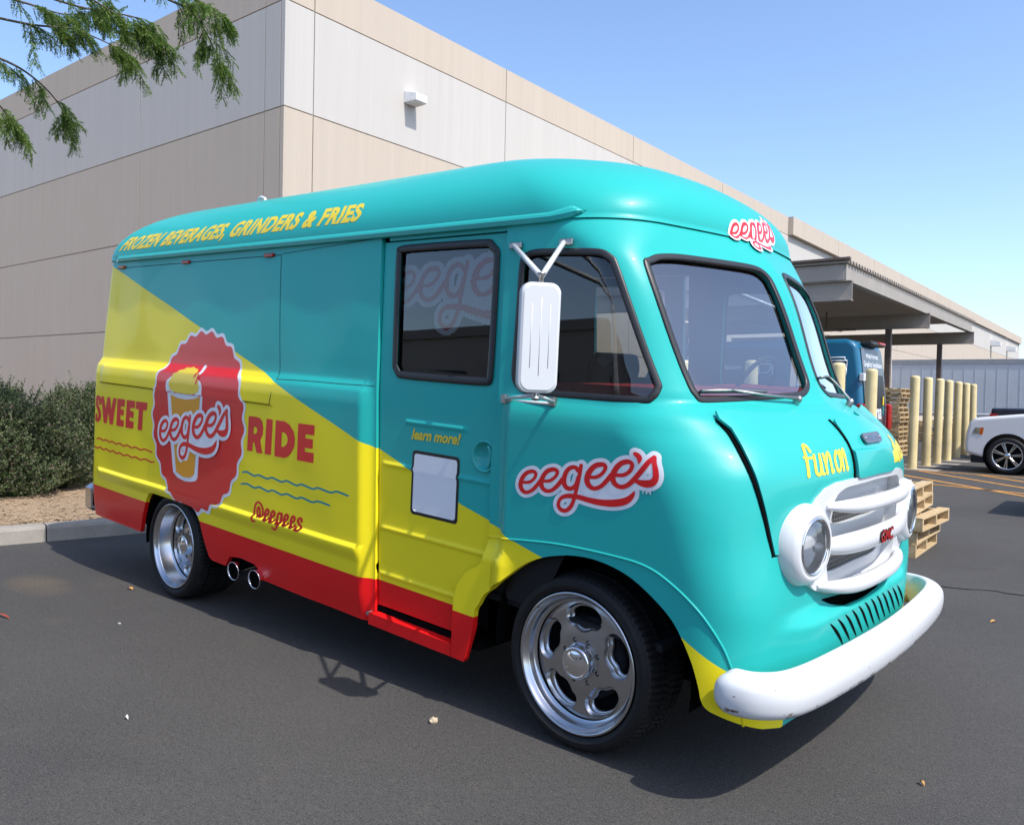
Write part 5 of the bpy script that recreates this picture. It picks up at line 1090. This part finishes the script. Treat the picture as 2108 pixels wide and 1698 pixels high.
rl1 = [(190, 1160), (240, 1145), (310, 1190), (370, 1180), (440, 1222), (505, 1212), (590, 1262), (650, 1247), (745, 1300), (805, 1282), (900, 1335), (960, 1320), (1060, 1375), (1125, 1360), (1250, 1422)]; rl2 = [(112, 1290), (195, 1335), (250, 1320), (315, 1370), (375, 1357), (455, 1408), (515, 1392), (595, 1447), (655, 1430), (745, 1485), (810, 1470), (905, 1525), (960, 1510), (1060, 1568), (1125, 1550), (1235, 1612), (1285, 1605)]
decal('wavy_line', M['red_ink'], right_panel, st(rl1, 14), (160, 1120, 1280, 1450), 8, qmap('sweet', .0012)); decal('wavy_line', M['red_ink'], right_panel, st(rl2, 14), (90, 1270, 1310, 1640), 8, qmap('sweet', .0012))
ee = [(665, 745), (735, 725), (765, 640), (745, 585), (710, 572), (668, 640), (650, 760), (664, 855), (705, 905), (760, 880), (768, 845)]; sft = lambda p, a, c: [(x + a, y + c) for x, y in p]
AT = [st([(405, 915), (360, 930), (310, 890), (305, 800), (312, 600), (350, 420), (430, 345), (510, 400), (570, 520), (585, 640), (575, 740), (535, 800), (498, 770), (490, 640), (475, 535), (440, 505), (402, 600), (410, 720), (450, 785), (485, 740)], 30)] + [st(sft(ee, *q), 34) for q in ((0, 0), (180, 57), (578, 165), (775, 222))]
AT += [st([(1145, 740), (1085, 682), (1038, 760), (1022, 900), (1058, 1010), (1115, 970), (1145, 830), (1160, 700), (1150, 900), (1120, 1050), (1060, 1150), (1000, 1190), (942, 1130)], 32), st([(1738, 960), (1735, 875), (1685, 850), (1635, 920), (1660, 1020), (1720, 1100), (1728, 1190), (1675, 1220), (1612, 1195), (1605, 1130)], 34)]
decal('lettering', M['red_ink'], right_panel, multi(*AT), (240, 290, 1810, 1270), 14, qmap('at', .0016))
FUN = [st([(328, 338), (275, 260), (218, 248), (222, 330), (250, 450), (285, 600), (318, 735)], 26), st([(208, 440), (280, 448), (350, 436)], 22), st([(393, 392), (420, 560), (450, 670), (510, 700), (535, 620), (500, 380)], 25), st([(520, 470), (560, 660), (602, 680)], 24), st([(575, 370), (620, 520), (660, 670)], 24), st([(632, 500), (660, 362), (700, 360), (732, 500), (765, 645), (790, 620)], 24),
       st([(870, 322), (830, 400), (840, 520), (890, 622), (945, 590), (955, 450), (910, 330), (868, 322)], 25), st([(962, 300), (1000, 480), (1020, 610)], 22), st([(1000, 430), (1030, 300), (1058, 298), (1082, 450), (1108, 592), (1122, 565)], 23)]
hoods = [o for o in van.children if o.name.startswith('hood_panel')]
decal('lettering', M['yellow_ink'], hoods[0], multi(*FUN), (170, 200, 1160, 770), 9, qmap('fun', .0016))
# the word on the other hood panel: w h e e l s in the same brush hand, laid out in (s,h)
wx = lambda p: [(1.115 + .0042 * x, 1.20 + .0012 * y) for x, y in p]; gl = [[(0, 75), (4, 10), (9, 50), (14, 10), (18, 75)], [(24, 105), (24, 5)], [(24, 40), (30, 62), (35, 45), (35, 5)], [(41, 38), (49, 44), (47, 66), (41, 62), (40, 25), (46, 5), (51, 14)], [(55, 38), (63, 44), (61, 66), (55, 62), (54, 25), (60, 5), (65, 14)], [(70, 105), (69, 30), (74, 5)], [(86, 62), (80, 68), (78, 50), (86, 28), (83, 6), (77, 10)]]
decal('lettering', M['yellow_ink'], hoods[1], multi(*[(lambda X, p=p: sdf_stroke(X, p, 4.2)) for p in gl]), (-8, -4, 94, 114), 1.6, (lambda off: (lambda X: (lambda s, h: (surf(s, h)[0] + surf(s, h)[1] * (off + hood_lift(s, h))[:, None], surf(s, h)[1]))(1.135 + .0040 * X[:, 0], 1.215 + .0011 * X[:, 1])))(.0016))
# type set with the built-in font, wrapped on the surface
def wrap_text(body, mat, parent, fn, off=0., shear=0., cuts=10, spacing=1.):
    cu = bpy.data.curves.new('t', 'FONT'); cu.body = body; cu.size = 1.; cu.offset = off; cu.shear = shear; cu.space_character = spacing; cu.resolution_u = 4
    t = bpy.data.objects.new('t', cu); COL.objects.link(t); bpy.context.view_layer.update(); me = bpy.data.meshes.new_from_object(t.evaluated_get(bpy.context.evaluated_depsgraph_get())); bpy.data.objects.remove(t); bpy.data.curves.remove(cu)
    bm = bmesh.new(); bm.from_mesh(me); bpy.data.meshes.remove(me)
    for i in range(1, cuts): bmesh.ops.bisect_plane(bm, geom=bm.verts[:] + bm.edges[:] + bm.faces[:], plane_co=(0, .75 * i / cuts, 0), plane_no=(0, 1, 0))
    v = np.array([q.co[:] for q in bm.verts]); bm.verts.index_update(); fs = [tuple(q.index for q in f.verts) for f in bm.faces]; bm.free(); x0, x1 = v[:, 0].min(), v[:, 0].max()
    P, N = fn((v[:, 0] - x0) / (x1 - x0), v[:, 1] / .73); me = bpy.data.meshes.new('lettering')
    if np.cross(P[fs[0][1]] - P[fs[0][0]], P[fs[0][2]] - P[fs[0][0]]) @ N[fs[0][0]] < 0: fs = [f[::-1] for f in fs]
    me.from_pydata([tuple(p) for p in P], [], fs); me.materials.append(mat); me.update(); o = bpy.data.objects.new('lettering', me); COL.objects.link(o); o.parent = parent; return o
def lin(s0, s1, b0, b1, c0, c1, off):
    def f(a, y): s = s0 + (s1 - s0) * a; h = (b0 + (b1 - b0) * a) + ((c0 - b0) + ((c1 - b1) - (c0 - b0)) * a) * y; p, n_ = surf(s, h); return p + n_ * off, n_
    return f
wrap_text('FROZEN BEVERAGES, GRINDERS & FRIES', M['yellow_ink'], roof, lin(-.988, -.2800, 2.2831, 2.2953, 2.3479, 2.3621, .0135), .048, .22, 10, 1.10)
doors = [o for o in van.children if o.name.startswith('sliding_door')]
wrap_text('learn more!', M['yellow_ink'], doors[0], lin(-.1548, -.0745, 1.2012, 1.2080, 1.2542, 1.2606, -.0125), .030, .3, 4)
wrap_text('TM', M['white_ink'], van, lin(.3548, .3775, 1.1360, 1.1385, 1.1570, 1.1595, .0075), .012, 0, 2); wrap_text('TM', M['white_ink'], right_panel, lin(-.5585, -.5450, 1.0085, 1.012, 1.0385, 1.042, .0045), .012, 0, 2)
# blank framed card on the door
def card(grow, rad):
    def f(X): q = np.abs(X - [umap(-.1135), .984]) - np.array([.172 + grow - rad, .162 + grow - rad]); return np.hypot(*np.maximum(q, 0).T) + np.minimum(q.max(1), 0) - rad
    return f
dm = lambda off: (lambda X: (lambda s: (surf(s, X[:, 1])[0] + surf(s, X[:, 1])[1] * (off + door_off(s, X[:, 1]))[:, None], surf(s, X[:, 1])[1]))(uinv(X[:, 0])))
cb = (umap(-.1135) - .2, .79, umap(-.1135) + .2, 1.18); cf = decal('card_frame', M['black_ink'], doors[0], card(.0, .02), cb, .012, dm(.0014)); decal('card_field', M['white_ink'], cf, card(-.016, .014), cb, .012, dm(.0026))

# ================================================================== PLANTS
def leaf_quads(b, P, D, N, L, Wd):
    """many small leaves: base points P, directions D, side vectors N"""
    n = len(P); mid = P + D * L[:, None] * .5; tip = P + D * L[:, None]; vs = np.stack([P, mid + N * Wd[:, None], tip, mid - N * Wd[:, None]], 1).reshape(-1, 3); k = len(b.v)
    b.v += [tuple(q) for q in vs]; b.f += [(k + 4 * i, k + 4 * i + 1, k + 4 * i + 2, k + 4 * i + 3) for i in range(n)]; b.sm += [False] * n
def unit(a): return a / (np.linalg.norm(a, axis=-1, keepdims=True) + 1e-12)
def shrub(loc, rx, ry, hz, ntw, label, seed):
    g = np.random.default_rng(seed); o = empty('shrub', (*loc, .14)); tag(o, label, 'shrub', 'shrubs along the warehouse wall')
    b = MB()
    for i in range(16):
        a = g.uniform(0, 2 * PI); r_ = g.uniform(.2, .8); e = (rx * r_ * math.cos(a), ry * r_ * math.sin(a), hz * g.uniform(.55, .9)); b.tube([(e[0] * .1, e[1] * .1, 0), (e[0] * .5, e[1] * .5, e[2] * .5), e], [.03, .02, .006], 5)
    b.build('stems', M['bark'], o)
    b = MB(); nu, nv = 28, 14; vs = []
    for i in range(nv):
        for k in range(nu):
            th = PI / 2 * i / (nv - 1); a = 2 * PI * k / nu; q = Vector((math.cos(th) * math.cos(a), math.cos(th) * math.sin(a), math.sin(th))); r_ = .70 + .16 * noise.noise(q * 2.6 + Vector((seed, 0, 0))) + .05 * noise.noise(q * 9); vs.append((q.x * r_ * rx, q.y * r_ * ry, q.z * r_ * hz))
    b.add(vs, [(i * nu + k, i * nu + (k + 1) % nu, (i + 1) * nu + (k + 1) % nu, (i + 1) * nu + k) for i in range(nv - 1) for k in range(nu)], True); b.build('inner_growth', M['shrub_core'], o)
    d = unit(g.normal(size=(ntw, 3))); d[:, 2] = np.abs(d[:, 2]); lump = np.array([noise.noise(Vector(q) * 2.6 + Vector((seed, 0, 0))) for q in d]); lump2 = np.array([noise.noise(Vector(q) * 7 + Vector((0, seed, 0))) for q in d])
    rad = (.88 + .20 * lump + .10 * lump2) * g.uniform(.74, 1.0, ntw) ** .8; P = d * rad[:, None] * [rx, ry, hz]; P[:, 2] = np.maximum(P[:, 2] + .05, .03)
    ax = unit(d * [1, 1, .6] + np.array([0, 0, .75]) + g.normal(scale=.3, size=(ntw, 3))); tl = g.uniform(.10, .20, ntw) + (g.random(ntw) < .04) * (d[:, 2] > .6) * .22
    b = MB(); per = 16
    t = np.tile(np.linspace(.05, 1, per), ntw); I = np.repeat(np.arange(ntw), per); B = P[I] + ax[I] * (t * tl[I])[:, None]
    q = unit(g.normal(size=(len(I), 3))); D = unit(ax[I] * .7 + q * .9); N = unit(np.cross(D, g.normal(size=(len(I), 3)))); leaf_quads(b, B, D, N, g.uniform(.026, .050, len(I)) * (1.15 - .5 * t), g.uniform(.008, .014, len(I)))
    b.build('foliage', M['shrub'], o); return o
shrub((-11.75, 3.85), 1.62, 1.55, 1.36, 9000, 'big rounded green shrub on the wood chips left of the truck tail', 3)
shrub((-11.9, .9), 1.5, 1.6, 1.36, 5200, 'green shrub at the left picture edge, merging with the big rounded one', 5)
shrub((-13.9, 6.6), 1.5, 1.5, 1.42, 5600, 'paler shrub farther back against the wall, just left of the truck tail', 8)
# tree whose branches hang into the top left corner
OO = np.array([0, 0, 1.5]); BR = [[[-6.39, 2.06, 4.0], [-6.3, 2.45, 4.02], [-6.32, 2.75, 4.1], [-6.34, 3.05, 4.09], [-6.47, 3.26, 4.1]], [[-6.34, 2.1, 4.26], [-6.06, 2.64, 4.16], [-5.93, 3.06, 4.18], [-6.05, 3.27, 4.08]], [[-5.68, 2.62, 4.28], [-5.42, 3.14, 4.15], [-5.56, 3.34, 4.12], [-5.72, 3.54, 4.05], [-5.9, 3.71, 4.04]],
      [[-6.38, 2.06, 3.77], [-6.37, 2.38, 3.73], [-6.47, 2.62, 3.67], [-6.62, 2.82, 3.58], [-6.82, 2.97, 3.51]], [[-6.32, 2.1, 3.54], [-6.41, 2.34, 3.4], [-6.6, 2.5, 3.31]], [[-5.42, 2.82, 4.25], [-5.39, 3.16, 4.22], [-5.45, 3.43, 4.23]], [[-5.93, 2.42, 4.27], [-5.87, 2.78, 4.14], [-5.93, 3.06, 4.11]], [[-6.29, 2.14, 4.13], [-6.3, 2.45, 4.16], [-6.38, 2.71, 4.21], [-6.44, 2.98, 4.33]]]
TB = np.array([-10.6, 1.2, .14]); tree = empty('mesquite_tree', tuple(TB)); tag(tree, 'feathery green tree whose thin branches hang into the top left corner', 'tree')
g = np.random.default_rng(21); b = MB(); fork = np.array([.5, .3, 2.6]); b.tube([(0, 0, 0), (.1, .05, 1.2), fork], [.17, .14, .11], 10)
wood = MB(); lv = MB(); paths = [OO + (np.array(p) - OO) * 1.36 - TB for p in BR]
for k in range(9):      # the part of the crown outside the picture
    a = k / 9 * 2 * PI; e = np.array([1.7 * math.cos(a) - .3, 1.7 * math.sin(a) - .6, 4.6 + .5 * math.sin(3 * a)]); paths.append(np.array([fork + (e - fork) * t + np.array([0, 0, .4 * math.sin(t * PI)]) for t in (.35, .6, .8, 1.)]))
for bi, p in enumerate(paths):
    p = catmull(p, 6); wood.tube(p, np.linspace(.014, .003, len(p)), 5); b.tube(catmull([fork, fork * .5 + p[0] * .5 + np.array([-.5, -.6, .5]), p[0] + np.array([-.45, -.55, .35]), p[0]], 5), np.linspace(.07, .012, 16), 7)
    dens = [20, 15, 15, 11, 7, 9, 13, 15][bi] if bi < 8 else 26; tw = []
    for _ in range(dens):
        i = min(len(p) - 1, int(g.random() ** .8 * len(p))); dr = p[min(i + 1, len(p) - 1)] - p[max(i - 1, 0)]; dr = dr / (np.linalg.norm(dr) + 1e-9); q = unit(dr * 1.1 + g.normal(scale=.65, size=3) + np.array([0, 0, -.18])); ln = g.uniform(.14, .32) * (1 if i < len(p) - 4 else .75)
        tw.append(np.array([p[i] + q * ln * t + np.array([0, 0, -.16 * t * t * ln / .4]) for t in np.linspace(0, 1, 6)]))
    tw.append(p[-8:])
    for t in tw:
        wood.tube(t, np.linspace(.004, .0015, len(t)), 4, caps=False); c = catmull(t, 4)
        for i in range(2, len(c), 2):      # pinnate fronds: two rows of narrow leaflets
            dr = unit(c[i] - c[i - 1])
            for sgn in (-1, 1):
                sd_ = unit(np.cross(dr, unit(g.normal(size=3)))); fr = unit(dr * .55 + sd_ * .6 + np.array([0, 0, -.55])); ln = g.uniform(.07, .13); m_ = 9; tt = np.linspace(.1, 1, m_)
                Pq = c[i] + fr * (tt * ln)[:, None] + np.array([0, 0, -.02]) * (tt ** 2)[:, None]
                for s2 in (-1, 1):
                    o2 = unit(np.cross(fr, unit(np.array([.3, .2, 1.]) + g.normal(scale=.5, size=3)))) * s2; D = unit(fr * .75 + o2 * .7 + g.normal(scale=.12, size=(m_, 3))); N = unit(np.cross(D, g.normal(size=(m_, 3)))); leaf_quads(lv, Pq, D, N, np.full(m_, .036) * g.uniform(.8, 1.2, m_), np.full(m_, .0045))
b.build('trunk', M['bark'], tree); wood.build('branches', M['bark'], tree); lv.build('crown', M['leaf'], tree)

# ================================================================== SMALL THINGS ON THE ASPHALT
def pebble(x, y, s, name, mat, label, cat):
    bm = bmesh.new(); bmesh.ops.create_icosphere(bm, subdivisions=2, radius=s)
    for v in bm.verts: v.co *= 1 + .35 * noise.noise(v.co * (1.6 / s) + Vector((x, y, 0))); v.co.z *= .7
    me = bpy.data.meshes.new(name); bm.to_mesh(me); bm.free(); me.materials.append(mat); o = bpy.data.objects.new(name, me); COL.objects.link(o); o.location = (x, y, s * .55); tag(o, label, cat)
pebble(-2.53, 2.70, .021, 'pebble', M['stone'], 'pale tan pebble on the asphalt in front of the front wheel', 'stone')
pebble(-5.07, 2.52, .010, 'pebble', M['fog'], 'small grey stone on the asphalt left of the rear wheel shadow', 'stone')
def scrap(x, y, L, wd, rz, name, mat, label, cat):
    b = MB(); n = 7; vs = []
    for i in range(n):
        t = i / (n - 1); w_ = wd * math.sin(PI * (.08 + .84 * t)); z = .006 + .012 * math.sin(t * PI) ; vs += [(L * (t - .5), -w_, z), (L * (t - .5), 0, z - .003), (L * (t - .5), w_, z + .004)]
    b.add(vs, [(3 * i + k, 3 * i + 3 + k, 3 * i + 4 + k, 3 * i + 1 + k) for i in range(n - 1) for k in (0, 1)], True); o = b.build(name, mat, loc=(x, y, 0)); o.rotation_euler.z = rz; tag(o, label, cat)
scrap(-5.88, 3.0, .045, .014, .4, 'dry_leaf', M['dryleaf'], 'orange dry leaf on the asphalt beside the rear wheel shadow', 'leaf')
scrap(-.67, 3.52, .035, .007, 2.2, 'dry_leaf', M['dryleaf'], 'curled orange leaf on the asphalt below the front bumper', 'leaf')
scrap(-.82, 6.46, .05, .010, .9, 'dry_leaf', M['dryleaf'], 'brown leaf on the asphalt right of the white bumper', 'leaf')
scrap(-3.59, 1.82, .024, .006, .2, 'paper_scrap', M['paper'], 'white paper scrap on the asphalt at lower left', 'litter')
scrap(-5.76, 2.11, .16, .008, .1, 'twig', M['twig'], 'thin red twig on the asphalt at the left edge', 'twig')
bpy.context.view_layer.update()
